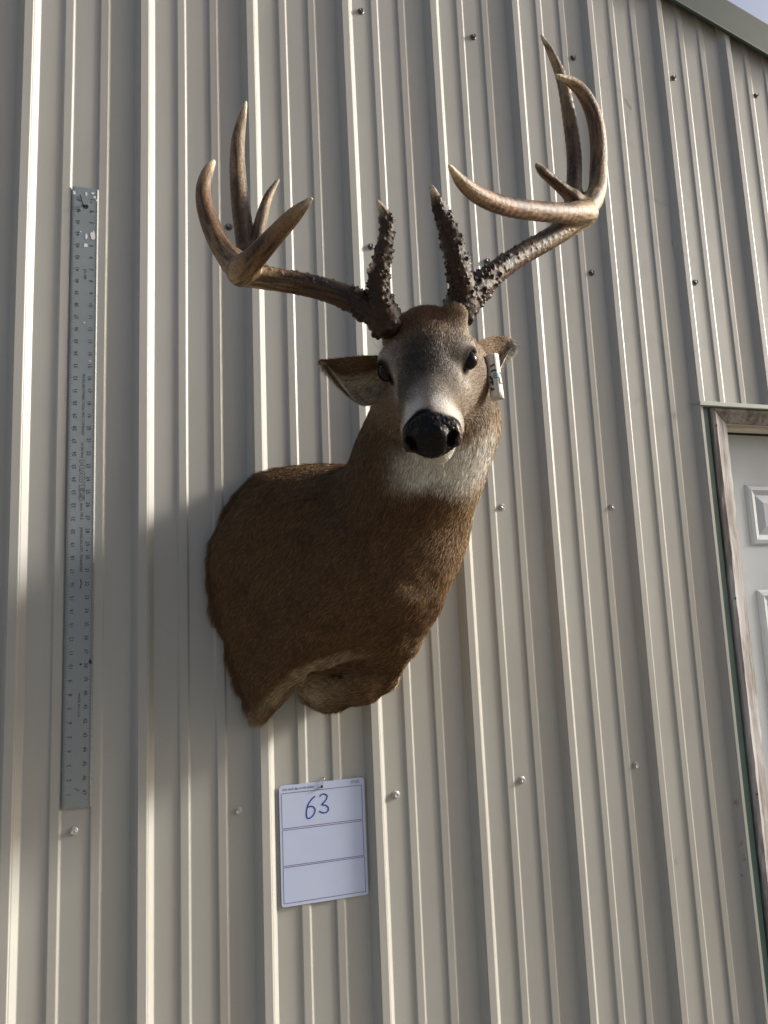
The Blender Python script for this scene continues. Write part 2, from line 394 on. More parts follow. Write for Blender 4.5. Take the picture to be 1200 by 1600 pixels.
strip(((RX0, RY0, RZB), (RX0, RY0, RZT), (RX0, RY1, RZT), (RX0, RY1, RZB)))
strip(((RX0, RY0, RZT), (RX1, RY0, RZT), (RX1, RY1, RZT), (RX0, RY1, RZT))); strip(((RX0, RY1, RZB), (RX1, RY1, RZB), (RX1, RY0, RZB), (RX0, RY0, RZB)))
bmesh.ops.remove_doubles(bm, verts=bm.verts[:], dist=1e-6); bmesh.ops.recalc_face_normals(bm, faces=bm.faces[:])
me = bpy.data.meshes.new('blade'); bm.to_mesh(me); bm.free(); blade = link('blade', me, M['ruler'], RUL)
be = mesh('bevelled_edge', [(RX1 - bv, RY0, RZB), (RX1, RY1 - .0004, RZB), (RX1, RY1, RZB), (RX1 - bv, RY1, RZB), (RX1 - bv, RY0, RZT), (RX1, RY1 - .0004, RZT), (RX1, RY1, RZT), (RX1 - bv, RY1, RZT)],
          [(0, 1, 5, 4), (1, 2, 6, 5), (2, 3, 7, 6), (3, 2, 1, 0), (4, 5, 6, 7)])
link('bevelled_edge', be, M['rulerlight'], RUL)
YP = RY0 - .0003
V = []; F = []
for side in (0, 1):
    for i in range(1, 48 * 16):
        z = (RZB + i * IN / 16) if side == 0 else (RZT - i * IN / 16)
        L = .0075 if i % 16 == 0 else .0060 if i % 8 == 0 else .0045 if i % 4 == 0 else .0033 if i % 2 == 0 else .0022
        a, b = (RX0 + .0003, RX0 + .0003 + L) if side == 0 else (RX1 - bv - .0002 - L, RX1 - bv - .0002)
        ribbon(V, F, [(a, YP, z), (b, YP, z)], .00042)
link('graduations', mesh('graduations', V, F), M['ink'], RUL)
it = []
for i in range(1, 48):
    it.append((str(i), .0098, (RX0 + .0118, YP, RZB + i * IN - .001), (0, 0, 1.0), (-1.0, 0, 0), 'CENTER'))
    it.append((str(i), .0098, (RX1 - .0135, YP, RZT - i * IN + .001), (0, 0, -1.0), (1.0, 0, 0), 'CENTER'))
link('numerals', mesh('numerals', *text_geo(it)), M['ink'], RUL)
cx = (RX0 + RX1) / 2 + .001
def ztop(py): return W(130, py, RY0)[2]
it = []
for s, size, y0, y1, sx in (('MAYES BROTHERS TOOL MFG COMPANY', .0068, 584, 680, 1), ('on the level', .0075, 692, 715, 1), ('since 1912', .0075, 786, 812, 1), ('JOHNSON CITY, TENNESSEE', .0068, 824, 894, 1), ('MADE IN U.S.A.', .0060, 1083, 1121, 1), ('JC-48', .0068, 420, 436, 1)):
    it.append([s, size, (cx, YP, (ztop(y0) + ztop(y1)) / 2), ztop(y0) - ztop(y1)])
out = []
for s, size, org, L in it:
    cu = bpy.data.curves.new('t', 'FONT'); cu.body = s; cu.size = size; o = bpy.data.objects.new('t', cu); COL.objects.link(o); bpy.context.view_layer.update()
    k = L / max(o.dimensions.x, 1e-4); bpy.data.objects.remove(o); bpy.data.curves.remove(cu)
    out.append((s, size, org, (0, 0, -k), (1.0, 0, 0), 'CENTER'))
for q in out: link('maker_lettering', mesh('maker_lettering', *text_geo([q])), M['ink'], RUL)
# outlined logo word, drawn as strokes; u runs down the ruler, v towards its right edge
V = []; F = []; z0, z1 = ztop(719), ztop(783); U = lambda u, v: (cx - .0052 + .0100 * v, YP, z0 + (z1 - z0) * u)
for st in ([(0, 0), (0, 1), (.06, 1), (.10, .5), (.14, 1), (.20, 1), (.20, 0), (.14, 0), (.14, .55), (.11, .2), (.09, .2), (.05, .55), (.05, 0), (0, 0)],
           [(.22, 0), (.30, 1), (.36, 1), (.44, 0), (.38, 0), (.36, .25), (.30, .25), (.28, 0), (.22, 0)], [(.315, .45), (.33, .75), (.345, .45), (.315, .45)],
           [(.40, 1), (.46, 1), (.50, .6), (.54, 1), (.60, 1), (.53, .4), (.53, 0), (.47, 0), (.47, .4), (.40, 1)],
           [(.62, 0), (.62, 1), (.78, 1), (.78, .8), (.68, .8), (.68, .6), (.76, .6), (.76, .4), (.68, .4), (.68, .2), (.78, .2), (.78, 0), (.62, 0)],
           [(.80, .1), (.84, 0), (.94, 0), (1, .2), (.98, .5), (.86, .7), (.9, .8), (.98, .75), (.98, .95), (.86, 1), (.80, .8), (.82, .5), (.93, .3), (.9, .2), (.8, .3), (.80, .1)]):
    ribbon(V, F, [U(*q) for q in st], .0007)
link('logo_word', mesh('logo_word', V, F), M['ink'], RUL)
def splat(px, py, w, h, mat, nm, parent, Y=YP - .0002):
    c = W(px, py, Y); n = 14; v = [(c[0], Y, c[2])]; 
    for i in range(n):
        a = 2 * math.pi * i / n; r = 1 + RNG.normal(0, .16); v.append((c[0] + w * r * math.cos(a), Y, c[2] + h * r * math.sin(a)))
    link(nm, mesh(nm, v, [(0, 1 + (i + 1) % n, 1 + i) for i in range(n)]), mat, parent)
for a in ((145, 368, .0048, .0085), (134, 383, .0036, .0042), (135, 369, .0022, .006), (145, 302, .0035, .0024), (135, 303, .0022, .0042), (116, 301, .0026, .0045), (148, 308, .0026, .0026), (151, 313, .0016, .0024), (126, 362, .0012, .0012), (132, 504, .0018, .0012), (141, 564, .0022, .0010)):
    splat(*a, M['splat'], 'paint_spot', RUL)
for a in ((126, 1038, .0022, .0018), (141, 1034, .0030, .0042), (136, 860, .0016, .0014)): splat(*a, M['ink'], 'ink_blot', RUL)
for st, w in (([(125, 304), (127, 309), (128.5, 316), (130, 322)], .0016), ([(116.5, 1232), (120, 1234), (124, 1236)], .001), ([(126, 905), (127, 912), (125, 920)], .0016)):
    V = []; F = []; ribbon(V, F, [W(a, b, YP - .0001) for a, b in st], w); link('scratch', mesh('scratch', V, F), M['ink'], RUL)
V = []; F = []
ribbon(V, F, [(hx_ + .0046 * math.cos(a), YP, hz_ + .0046 * math.sin(a)) for a in np.linspace(0, 2 * math.pi, 21)[:-1]], .0016, closed=True)
link('hole_rim', mesh('hole_rim', V, F), M['ink'], RUL)
# the nail it hangs from
NAIL = bmesh.new()
bmesh.ops.create_cone(NAIL, cap_ends=True, segments=12, radius1=.0016, radius2=.0016, depth=.016, matrix=Matrix.Translation((hx_, -.0035, hz_ + .0026)) @ Matrix.Rotation(math.pi / 2, 4, 'X'))
bmesh.ops.create_cone(NAIL, cap_ends=True, segments=14, radius1=.0026, radius2=.0030, depth=.0016, matrix=Matrix.Translation((hx_, -.0115, hz_ + .0026)) @ Matrix.Rotation(math.pi / 2, 4, 'X'))
me = bpy.data.meshes.new('nail'); NAIL.to_mesh(me); NAIL.free(); o = link('nail', me, M['steelpin'])
o['label'] = 'small steel nail through the hole of the hanging ruler'; o['category'] = 'nail'

# ------------------------------------------------------------------ dry-erase card
BX0, BX1, BZ0, BZ1 = .4648, .6395, -.6295 + G, -.4042 + G; BY0, BY1 = -.0052, -.0036
CARD = empty('dry_erase_card', (BX0, BY1, BZ0), 'small white dry erase card with three boxes and the number 63 in blue', 'card')
bm = bmesh.new(); rr = .006; n = 6; pts = []
for cx_, cz_, a0 in ((BX1 - rr, BZ1 - rr, 0), (BX0 + rr, BZ1 - rr, 90), (BX0 + rr, BZ0 + rr, 180), (BX1 - rr, BZ0 + rr, 270)):
    for i in range(n + 1): a = math.radians(a0 + 90 * i / n); pts.append((cx_ + rr * math.cos(a), cz_ + rr * math.sin(a)))
fr = [bm.verts.new((x, BY0, z)) for x, z in pts]; bk = [bm.verts.new((x, BY1, z)) for x, z in pts]
bm.faces.new(fr); bm.faces.new(bk[::-1])
for i in range(len(pts)): bm.faces.new((fr[i], fr[(i + 1) % len(pts)], bk[(i + 1) % len(pts)], bk[i]))
bmesh.ops.recalc_face_normals(bm, faces=bm.faces[:]); me = bpy.data.meshes.new('sheet'); bm.to_mesh(me); bm.free(); link('sheet', me, M['board'], CARD)
YB = BY0 - .0003
def Bc(cx_, cy_): return W(410 + cx_ / 6.316, 1190 + cy_ / 6.316, YB)
V = []; F = []
for box in (((188, 322), (978, 228), (990, 565), (196, 668)), ((200, 685), (990, 580), (1003, 925), (205, 1035)), ((207, 1050), (1008, 938), (1018, 1278), (213, 1408))):
    q = [Bc(*a) for a in box]; xl = (q[0][0] + q[3][0]) / 2; xr = (q[1][0] + q[2][0]) / 2; zt = (q[0][2] + q[1][2]) / 2; zb = (q[2][2] + q[3][2]) / 2
    for a, b in (((xl, zt), (xr, zt)), ((xr, zt), (xr, zb)), ((xr, zb), (xl, zb)), ((xl, zb), (xl, zt))): ribbon(V, F, [(a[0], YB, a[1]), (b[0], YB, b[1])], .0010)
link('printed_boxes', mesh('printed_boxes', V, F), M['violet'], CARD)
V = []; F = []
for st in ([(520, 340), (480, 380), (450, 430), (436, 490), (436, 535), (450, 560), (480, 552), (508, 520), (520, 480), (508, 452), (480, 442), (445, 450)], [(565, 345), (585, 325), (612, 320), (638, 338), (632, 370), (605, 405), (588, 425), (622, 430), (648, 450), (652, 475), (635, 498), (600, 506), (560, 490)]):
    ribbon(V, F, [np.array(q) for q in catmull([Bc(*a) for a in st], 6)], .0026)
link('marker_number', mesh('marker_number', V, F), M['blueink'], CARD)
a, b = Bc(185, 282), Bc(525, 243); sh_ = np.array((.35, 0, 1.0))
V, F = text_geo([('Live each day to the fullest', .0074, ((a[0] + b[0]) / 2, YB, a[2] * .5 + b[2] * .5), (.80, 0, 0), sh_, 'CENTER')])
c = Bc(915, 200); V2, F2 = text_geo([('STYLIO,', .0070, (c[0], YB, c[2]), (.80, 0, 0), (0, 0, 1.0), 'CENTER')])
link('printed_name', mesh('printed_name', V2, F2), M['ink'], CARD)
link('printed_motto', mesh('printed_motto', V, F), M['ink'], CARD)
# wire hook holding the card
h0, h1 = Bc(606, 172), Bc(585, 245)
def tube(name, P, R, mat, parent=None, n=10, caps=True):
    P = [np.array(q, float) for q in P]; R = [R] * len(P) if isinstance(R, float) else R; v = []; f = []; up = np.array((.13, -.3, .94))
    for i, q in enumerate(P):
        t = P[min(i + 1, len(P) - 1)] - P[max(i - 1, 0)]; t = t / np.linalg.norm(t); s = np.cross(t, up); s /= np.linalg.norm(s); w = np.cross(s, t)
        for k in range(n): a = 2 * math.pi * k / n; v.append(q + R[i] * (s * math.cos(a) + w * math.sin(a)))
    for i in range(len(P) - 1):
        for k in range(n): f.append((i * n + k, i * n + (k + 1) % n, (i + 1) * n + (k + 1) % n, (i + 1) * n + k))
    if caps: f += [tuple(range(n - 1, -1, -1)), tuple(range((len(P) - 1) * n, len(P) * n))]
    return link(name, mesh(name, v, f), mat, parent, True)
HK = empty('wire_hook', (h0[0], -.005, h0[2]), 'tiny wire hook clipped over the top edge of the white card', 'hook')
tube('wire', [(h0[0] + .001, .0, h0[2] + .002), (h0[0] + .001, -.005, h0[2] + .003), (h0[0], -.0085, h0[2] + .001), (h1[0] + .001, -.0075, h1[2] + .004), (h1[0], -.0065, h1[2])], .0009, M['steelpin'], HK)
bm = bmesh.new(); bmesh.ops.create_icosphere(bm, subdivisions=2, radius=.0024); bm.transform(Matrix.Translation((h1[0], -.0078, h1[2])) @ Matrix.Diagonal((1, 1, 1.3, 1))); me = bpy.data.meshes.new('hook_tip'); bm.to_mesh(me); bm.free()
link('hook_tip', me, M['dark'], HK, True)

# ------------------------------------------------------------------ the mounted deer
def _frame(yaw, pit, rol):
    f = np.array([math.sin(yaw) * math.cos(pit), -math.cos(yaw) * math.cos(pit), math.sin(pit)]); s = np.array([math.cos(yaw), math.sin(yaw), 0.0])
    n = np.cross(f, s); n = n if n[2] > 0 else -n
    return f, s * math.cos(rol) + n * math.sin(rol), -s * math.sin(rol) + n * math.cos(rol)
HF, HS, HN = _frame(math.radians(-23.4), math.radians(-46.5), math.radians(4.7)); HSC = 1.07
HO = W(665.6, 556.8, -.53)
def H(f, s, n): return HO + HSC * (f * HF + s * HS + n * HN)            # head frame: forward, side, up
def to_head(P): d = (P - HO) / HSC; return np.stack([d @ HF, d @ HS, d @ HN], -1)
def Q(x, y, z): return np.array((x, y, z + G))

def vnoise(P, sc, seed=0):
    q = P * sc + seed * 17.3; i = np.floor(q).astype(np.int64); t = q - i; t = t * t * (3 - 2 * t); r = 0
    for a in (0, 1):
        for b in (0, 1):
            for c in (0, 1):
                h = ((i[:, 0] + a) * 73856093) ^ ((i[:, 1] + b) * 19349663) ^ ((i[:, 2] + c) * 83492791) ^ (seed * 7919); h = (h ^ (h >> 13)) * 1274126177; h = ((h ^ (h >> 16)) & 0xffff) / 65535.
                r = r + h * (t[:, 0] if a else 1 - t[:, 0]) * (t[:, 1] if b else 1 - t[:, 1]) * (t[:, 2] if c else 1 - t[:, 2])
    return r
def unit(v): return v / (np.linalg.norm(v, axis=1, keepdims=True) + 1e-9)
class Field:
    def __init__(s, lo, hi, h):
        s.lo = np.array(lo, float); s.h = h; s.n = np.ceil((np.array(hi) - s.lo) / h).astype(int) + 1
        s.D = np.full(s.n, .25, np.float32); s.ax = [(s.lo[i] + h * np.arange(s.n[i])).astype(np.float32) for i in range(3)]
    def box(s, lo, hi):
        a = np.clip(np.floor((np.array(lo) - s.lo) / s.h).astype(int), 0, s.n); b = np.clip(np.ceil((np.array(hi) - s.lo) / s.h).astype(int) + 1, 0, s.n)
        sl = tuple(slice(a[i], b[i]) for i in range(3)); return sl, [s.ax[0][sl[0]][:, None, None], s.ax[1][sl[1]][None, :, None], s.ax[2][sl[2]][None, None, :]]
    def smin(s, sl, d, k):
        a = s.D[sl]
        if k <= 0: s.D[sl] = np.minimum(a, d); return
        h = np.clip(.5 + .5 * (a - d) / k, 0, 1); s.D[sl] = d * h + a * (1 - h) - k * h * (1 - h)
    def smax(s, sl, d, k):
        a = s.D[sl]; h = np.clip(.5 - .5 * (a - d) / k, 0, 1); s.D[sl] = d * h + a * (1 - h) + k * h * (1 - h)
    def cone(s, a, b, ra, rb, k=.02, m=.0):
        a, b = np.array(a), np.array(b); R = max(ra, rb) + k * 1.2 + m + .01; sl, g = s.box(np.minimum(a, b) - R, np.maximum(a, b) + R)
        ba = b - a; L = float(ba @ ba) + 1e-12; t = np.clip(sum((g[i] - a[i]) * ba[i] for i in range(3)) / L, 0, 1)
        d = np.sqrt(sum((g[i] - a[i] - t * ba[i]) ** 2 for i in range(3))) - (ra + (rb - ra) * t); s.smin(sl, d.astype(np.float32), k)
    def ell(s, c, r, ax=None, k=.02, cut=False):
        c = np.array(c); r = np.array(r, float); R = r.max() + k * 1.2 + .01; sl, g = s.box(c - R, c + R); ax = np.eye(3) if ax is None else ax
        q = [sum((g[j] - c[j]) * ax[i][j] for j in range(3)) for i in range(3)]
        k0 = np.sqrt(sum((q[i] / r[i]) ** 2 for i in range(3))); k1 = np.sqrt(sum((q[i] / r[i] ** 2) ** 2 for i in range(3))) + 1e-6
        d = (k0 * (k0 - 1) / k1).astype(np.float32)
        if cut: s.smax(sl, -d, k)
        else: s.smin(sl, d, k)
    def path(s, P, R, k=.02, m=5):
        C = catmull([np.append(p_, r) for p_, r in zip(P, R)], m)
        for a, b in zip(C[:-1], C[1:]): s.cone(a[:3], b[:3], max(a[3], .001), max(b[3], .001), k if a is C[0] or k < .004 else .004 if a is not C[0] else k)
    def nets(s, smooth=1):
        D = s.D; S = D < 0; n = D.shape
        c = [D[i:n[0] - 1 + i, j:n[1] - 1 + j, k:n[2] - 1 + k] for i in (0, 1) for j in (0, 1) for k in (0, 1)]
        cnt = sum((q < 0).astype(np.int8) for q in c); act = (cnt > 0) & (cnt < 8); idx = np.argwhere(act); vals = np.stack([q[act] for q in c], 1)
        off = np.array([(i, j, k) for i in (0, 1) for j in (0, 1) for k in (0, 1)], float); acc = np.zeros((len(idx), 3)); w = np.zeros(len(idx))
        for a in range(8):
            for b in range(a + 1, 8):
                if np.abs(off[a] - off[b]).sum() != 1: continue
                va, vb = vals[:, a], vals[:, b]; x = (va < 0) != (vb < 0); t = np.where(x, va / np.where(x, va - vb, 1), 0)
                acc += np.where(x[:, None], off[a] + t[:, None] * (off[b] - off[a]), 0); w += x
        V = s.lo + s.h * (idx + acc / w[:, None]); ID = np.full(act.shape, -1, np.int64); ID[act] = np.arange(len(idx)); F = []
        for axis in range(3):
            u, v = [(1, 2), (2, 0), (0, 1)][axis]; m = [slice(None)] * 3; m2 = [slice(None)] * 3; m[axis] = slice(0, -1); m2[axis] = slice(1, None)
            sg = S[tuple(m)] != S[tuple(m2)]; e = np.argwhere(sg); e = e[(e[:, u] > 0) & (e[:, v] > 0) & (e[:, u] < n[u] - 1) & (e[:, v] < n[v] - 1)]
            ins = S[tuple(e.T)]
            def cell(du, dv): q = e.copy(); q[:, u] -= du; q[:, v] -= dv; return ID[tuple(q.T)]
            f = np.stack([cell(0, 0), cell(1, 0), cell(1, 1), cell(0, 1)], 1); f[~ins] = f[~ins][:, ::-1]; F.append(f)
        F = np.concatenate(F); F = F[(F >= 0).all(1)]
        for _ in range(smooth):
            A = np.zeros_like(V); ct = np.zeros(len(V))
            for i in range(4):
                np.add.at(A, F[:, i], V[F[:, (i + 1) % 4]]); np.add.at(A, F[:, (i + 1) % 4], V[F[:, i]]); np.add.at(ct, F[:, i], 1); np.add.at(ct, F[:, (i + 1) % 4], 1)
            V = V * .5 + .5 * A / np.maximum(ct, 1)[:, None]
        return V, F
    def sample(s, P):
        q = np.clip(((P - s.lo) / s.h), 0, s.n - 1.001); i = q.astype(int); t = q - i; r = 0
        for a in (0, 1):
            for b in (0, 1):
                for c in (0, 1): r = r + s.D[i[:, 0] + a, i[:, 1] + b, i[:, 2] + c] * (t[:, 0] if a else 1 - t[:, 0]) * (t[:, 1] if b else 1 - t[:, 1]) * (t[:, 2] if c else 1 - t[:, 2])
        return r

# torso: cross-sections parallel to the wall, from the wall outwards (x, z)
SECT = [(-.020, [(.329, .03), (.340, .08), (.362, .132), (.395, .184), (.434, .2155), (.53, .236), (.64, .232), (.72, .15), (.735, .03), (.72, -.08), (.66, -.15), (.52, -.205), (.424, -.270), (.388, -.2087), (.3526, -.096), (.335, -.04)]),
        (-.060, [(.336, .03), (.346, .08), (.368, .132), (.400, .181), (.440, .212), (.53, .231), (.64, .228), (.72, .15), (.74, .03), (.725, -.08), (.66, -.145), (.525, -.195), (.436, -.250), (.394, -.203), (.359, -.096), (.342, -.04)]),
        (-.110, [(.358, .03), (.366, .08), (.384, .13), (.413, .170), (.452, .197), (.53, .216), (.64, .216), (.72, .15), (.745, .03), (.73, -.08), (.66, -.14), (.535, -.182), (.466, -.205), (.413, -.180), (.376, -.096), (.362, -.04)]),
        (-.160, [(.390, .03), (.396, .07), (.412, .12), (.438, .158), (.475, .183), (.54, .200), (.64, .206), (.722, .15), (.745, .03), (.728, -.07), (.67, -.135), (.56, -.165), (.490, -.172), (.440, -.150), (.404, -.09), (.392, -.035)]),
        (-.215, [(.440, .03), (.444, .06), (.456, .10), (.478, .135), (.51, .155), (.56, .172), (.64, .19), (.730, .15), (.755, .04), (.734, -.06), (.678, -.122), (.60, -.140), (.54, -.138), (.49, -.115), (.456, -.07), (.442, -.02)]),
        (-.270, [(.505, .03), (.510, .06), (.520, .09), (.54, .115), (.57, .135), (.61, .155), (.67, .175), (.736, .15), (.760, .05), (.722, -.03), (.680, -.088), (.635, -.112), (.585, -.105), (.545, -.08), (.518, -.045), (.508, -.005)]),
        (-.325, [(.585, .045), (.588, .06), (.597, .08), (.612, .1), (.632, .115), (.655, .125), (.69, .13), (.725, .115), (.734, .065), (.706, .005), (.675, -.045), (.655, -.062), (.625, -.06), (.604, -.035), (.592, -.005), (.586, .025)])]
def poly_sd(px, pz, P):
    d = np.full(px.shape, 9., np.float32); ins = np.zeros(px.shape, bool); n = len(P)
    for i in range(n):
        ax_, az = P[i]; bx, bz = P[(i + 1) % n]; ex, ez = bx - ax_, bz - az; wx, wz = px - ax_, pz - az
        t = np.clip((wx * ex + wz * ez) / (ex * ex + ez * ez + 1e-12), 0, 1); d = np.minimum(d, (wx - ex * t) ** 2 + (wz - ez * t) ** 2)
        c = (az > pz) != (bz > pz); xi = ax_ + (pz - az) * ex / (ez if abs(ez) > 1e-9 else 1e-9); ins ^= c & (px < xi)
    return np.sqrt(d) * np.where(ins, -1, 1)
HB = .0036
FD = Field((.27, -.78, -.33 + G), (.92, .02, .47 + G), HB)
sm = [(y, np.array(catmull([(a, b + G) for a, b in p_], 3, True))) for y, p_ in SECT]
gx, gz = np.meshgrid(FD.ax[0], FD.ax[2], indexing='ij')
for j, y in enumerate(FD.ax[1]):
    if y < -.42: continue
    ys = [q[0] for q in sm]
    if y >= ys[0]: P_ = sm[0][1]; ex = 0
    elif y <= ys[-1]: P_ = sm[-1][1]; ex = ys[-1] - y
    else:
        i = next(i for i in range(len(ys) - 1) if ys[i + 1] <= y <= ys[i]); t = (ys[i] - y) / (ys[i] - ys[i + 1]); P_ = sm[i][1] * (1 - t) + sm[i + 1][1] * t; ex = 0
    d = poly_sd(gx, gz, P_) * .72
    FD.D[:, j, :] = d if not ex else np.where(d > 0, np.sqrt(d * d + ex * ex), ex)
FD.D = FD.D.astype(np.float32)
RIDGE_PX = [(404, 1118, -.035), (424, 1092, -.065), (446, 1070, -.10), (480, 1046, -.145), (520, 1030, -.185), (565, 1018, -.205), (605, 1004, -.195)]
RIDGE_P = [W(*q) for q in RIDGE_PX]
# brisket and the far foreleg stump
for a, b, ra, rb, k in ((Q(.555, -.02, -.206), Q(.565, -.05, -.206), .050, .056, .012), (Q(.565, -.05, -.206), Q(.605, -.11, -.192), .056, .054, .012), (Q(.605, -.11, -.192), Q(.642, -.175, -.115), .054, .054, .02), (Q(.642, -.180, -.115), Q(.672, -.25, .0), .056, .064, .03)):
    FD.cone(a, b, ra, rb, k)
FD.cone(W(628, 1020, -.11), W(611, 1062, -.08), .014, .017, .008)
FD.path(RIDGE_P, [.0155, .0155, .0140, .0115, .0085, .005, .002], .009)
FD.ell(W(474, 1074, -.105), (.026, .03, .014), None, .008, True); FD.ell(W(512, 1054, -.150), (.036, .03, .013), None, .008, True)
# sinew folds of the chest
FD.cone(W(672, 950, -.255), W(640, 1010, -.21), .012, .012, .02); FD.cone(W(640, 1010, -.21), W(606, 1070, -.15), .012, .010, .02)
# neck
FD.cone(Q(.672, -.265, .07), Q(.652, -.255, -.03), .078, .058, .05)
for a, b, ra, rb, k in ((Q(.648, -.20, .06), Q(.680, -.30, .185), .122, .114, .05), (Q(.680, -.30, .185), Q(.692, -.355, .245), .114, .108, .03), (Q(.692, -.355, .245), Q(.672, -.41, .305), .106, .093, .03)):
    FD.cone(a, b, ra, rb, k)
FD.cone(Q(.672, -.41, .30), H(-.055, 0, -.03), .091, .064, .03)
hx3 = np.array((HF, HS, HN))
def hcone(a, b, ra, rb, k): FD.cone(H(*a), H(*b), ra * HSC, rb * HSC, k)
def hell(c, r, k, cut=False): FD.ell(H(*c), np.array(r) * HSC, hx3, k, cut)
hell((-.062, 0, -.014), (.078, .058, .052), .02)
hcone((-.005, 0, -.022), (.085, 0, -.032), .052, .037, .02); hcone((.085, 0, -.032), (.146, 0, -.040), .039, .0315, .012)
for s in (-1, 1):
    hell((-.010, .046 * s, -.006), (.036, .0265, .022), .014)                      # brow / orbit
    hcone((-.045, .030 * s, -.062), (.045, .016 * s, -.062), .048, .032, .02)      # cheek
    hcone((-.060, .040 * s, .012), (-.066, .046 * s, .024), .024, .018, .012)      # pedicle mound
    hell((.146, .022 * s, -.036), (.021, .0165, .019), .008)                       # nostril wing
    hell((.116, .023 * s, -.048), (.038, .0205, .020), .01)                         # upper lip
hcone((.04, 0, -.075), (.116, 0, -.082), .028, .021, .012); hell((.118, 0, -.078), (.026, .027, .019), .012)                        # lower jaw, chin
hcone((-.02, 0, -.09), (-.07, 0, -.12), .05, .07, .03)                             # throat
for s in (-1, 1):
    hell((.010, .0665 * s, -.0120), (.0155, .0165, .0132), .003, True)                # eye opening
    hell((.036, .052 * s, -.030), (.016, .008, .006), .006, True)                  # tear duct
    hell((.1665, .0235 * s, -.0375), (.008, .0062, .0085), .003, True); hell((.160, .034 * s, -.034), (.008, .008, .0045), .003, True)
hell((.150, 0, -.0625), (.03, .034, .0022), .003, True)                            # mouth line
gpp = np.stack(np.meshgrid(FD.ax[0][::3], FD.ax[1][::3], FD.ax[2][::3], indexing='ij'), -1).reshape(-1, 3).astype(float)
nz_ = ((vnoise(gpp, 22, 51) - .5) * .006 + (vnoise(gpp, 55, 52) - .5) * .003).reshape(len(FD.ax[0][::3]), len(FD.ax[1][::3]), -1).astype(np.float32)
nz_ = nz_.repeat(3, 0).repeat(3, 1).repeat(3, 2)[:FD.n[0], :FD.n[1], :FD.n[2]]
for a_ in range(3): nz_ = (np.roll(nz_, 1, a_) + nz_ + np.roll(nz_, -1, a_)) / 3
FD.D[:, :, :int((.14 + .33) / HB)] += nz_[:, :, :int((.14 + .33) / HB)]           # slight lumps in the body hide
FD.smax((slice(None),) * 3, np.broadcast_to((FD.ax[1] + .0195)[None, :, None], FD.D.shape), .004)
V, F = FD.nets(1)
DEER = empty('deer_mount', (.55, -.02, -.27 + G), 'brown whitetail buck shoulder mount with wide dark knobbly antlers, hung on the ribbed wall', 'deer mount')

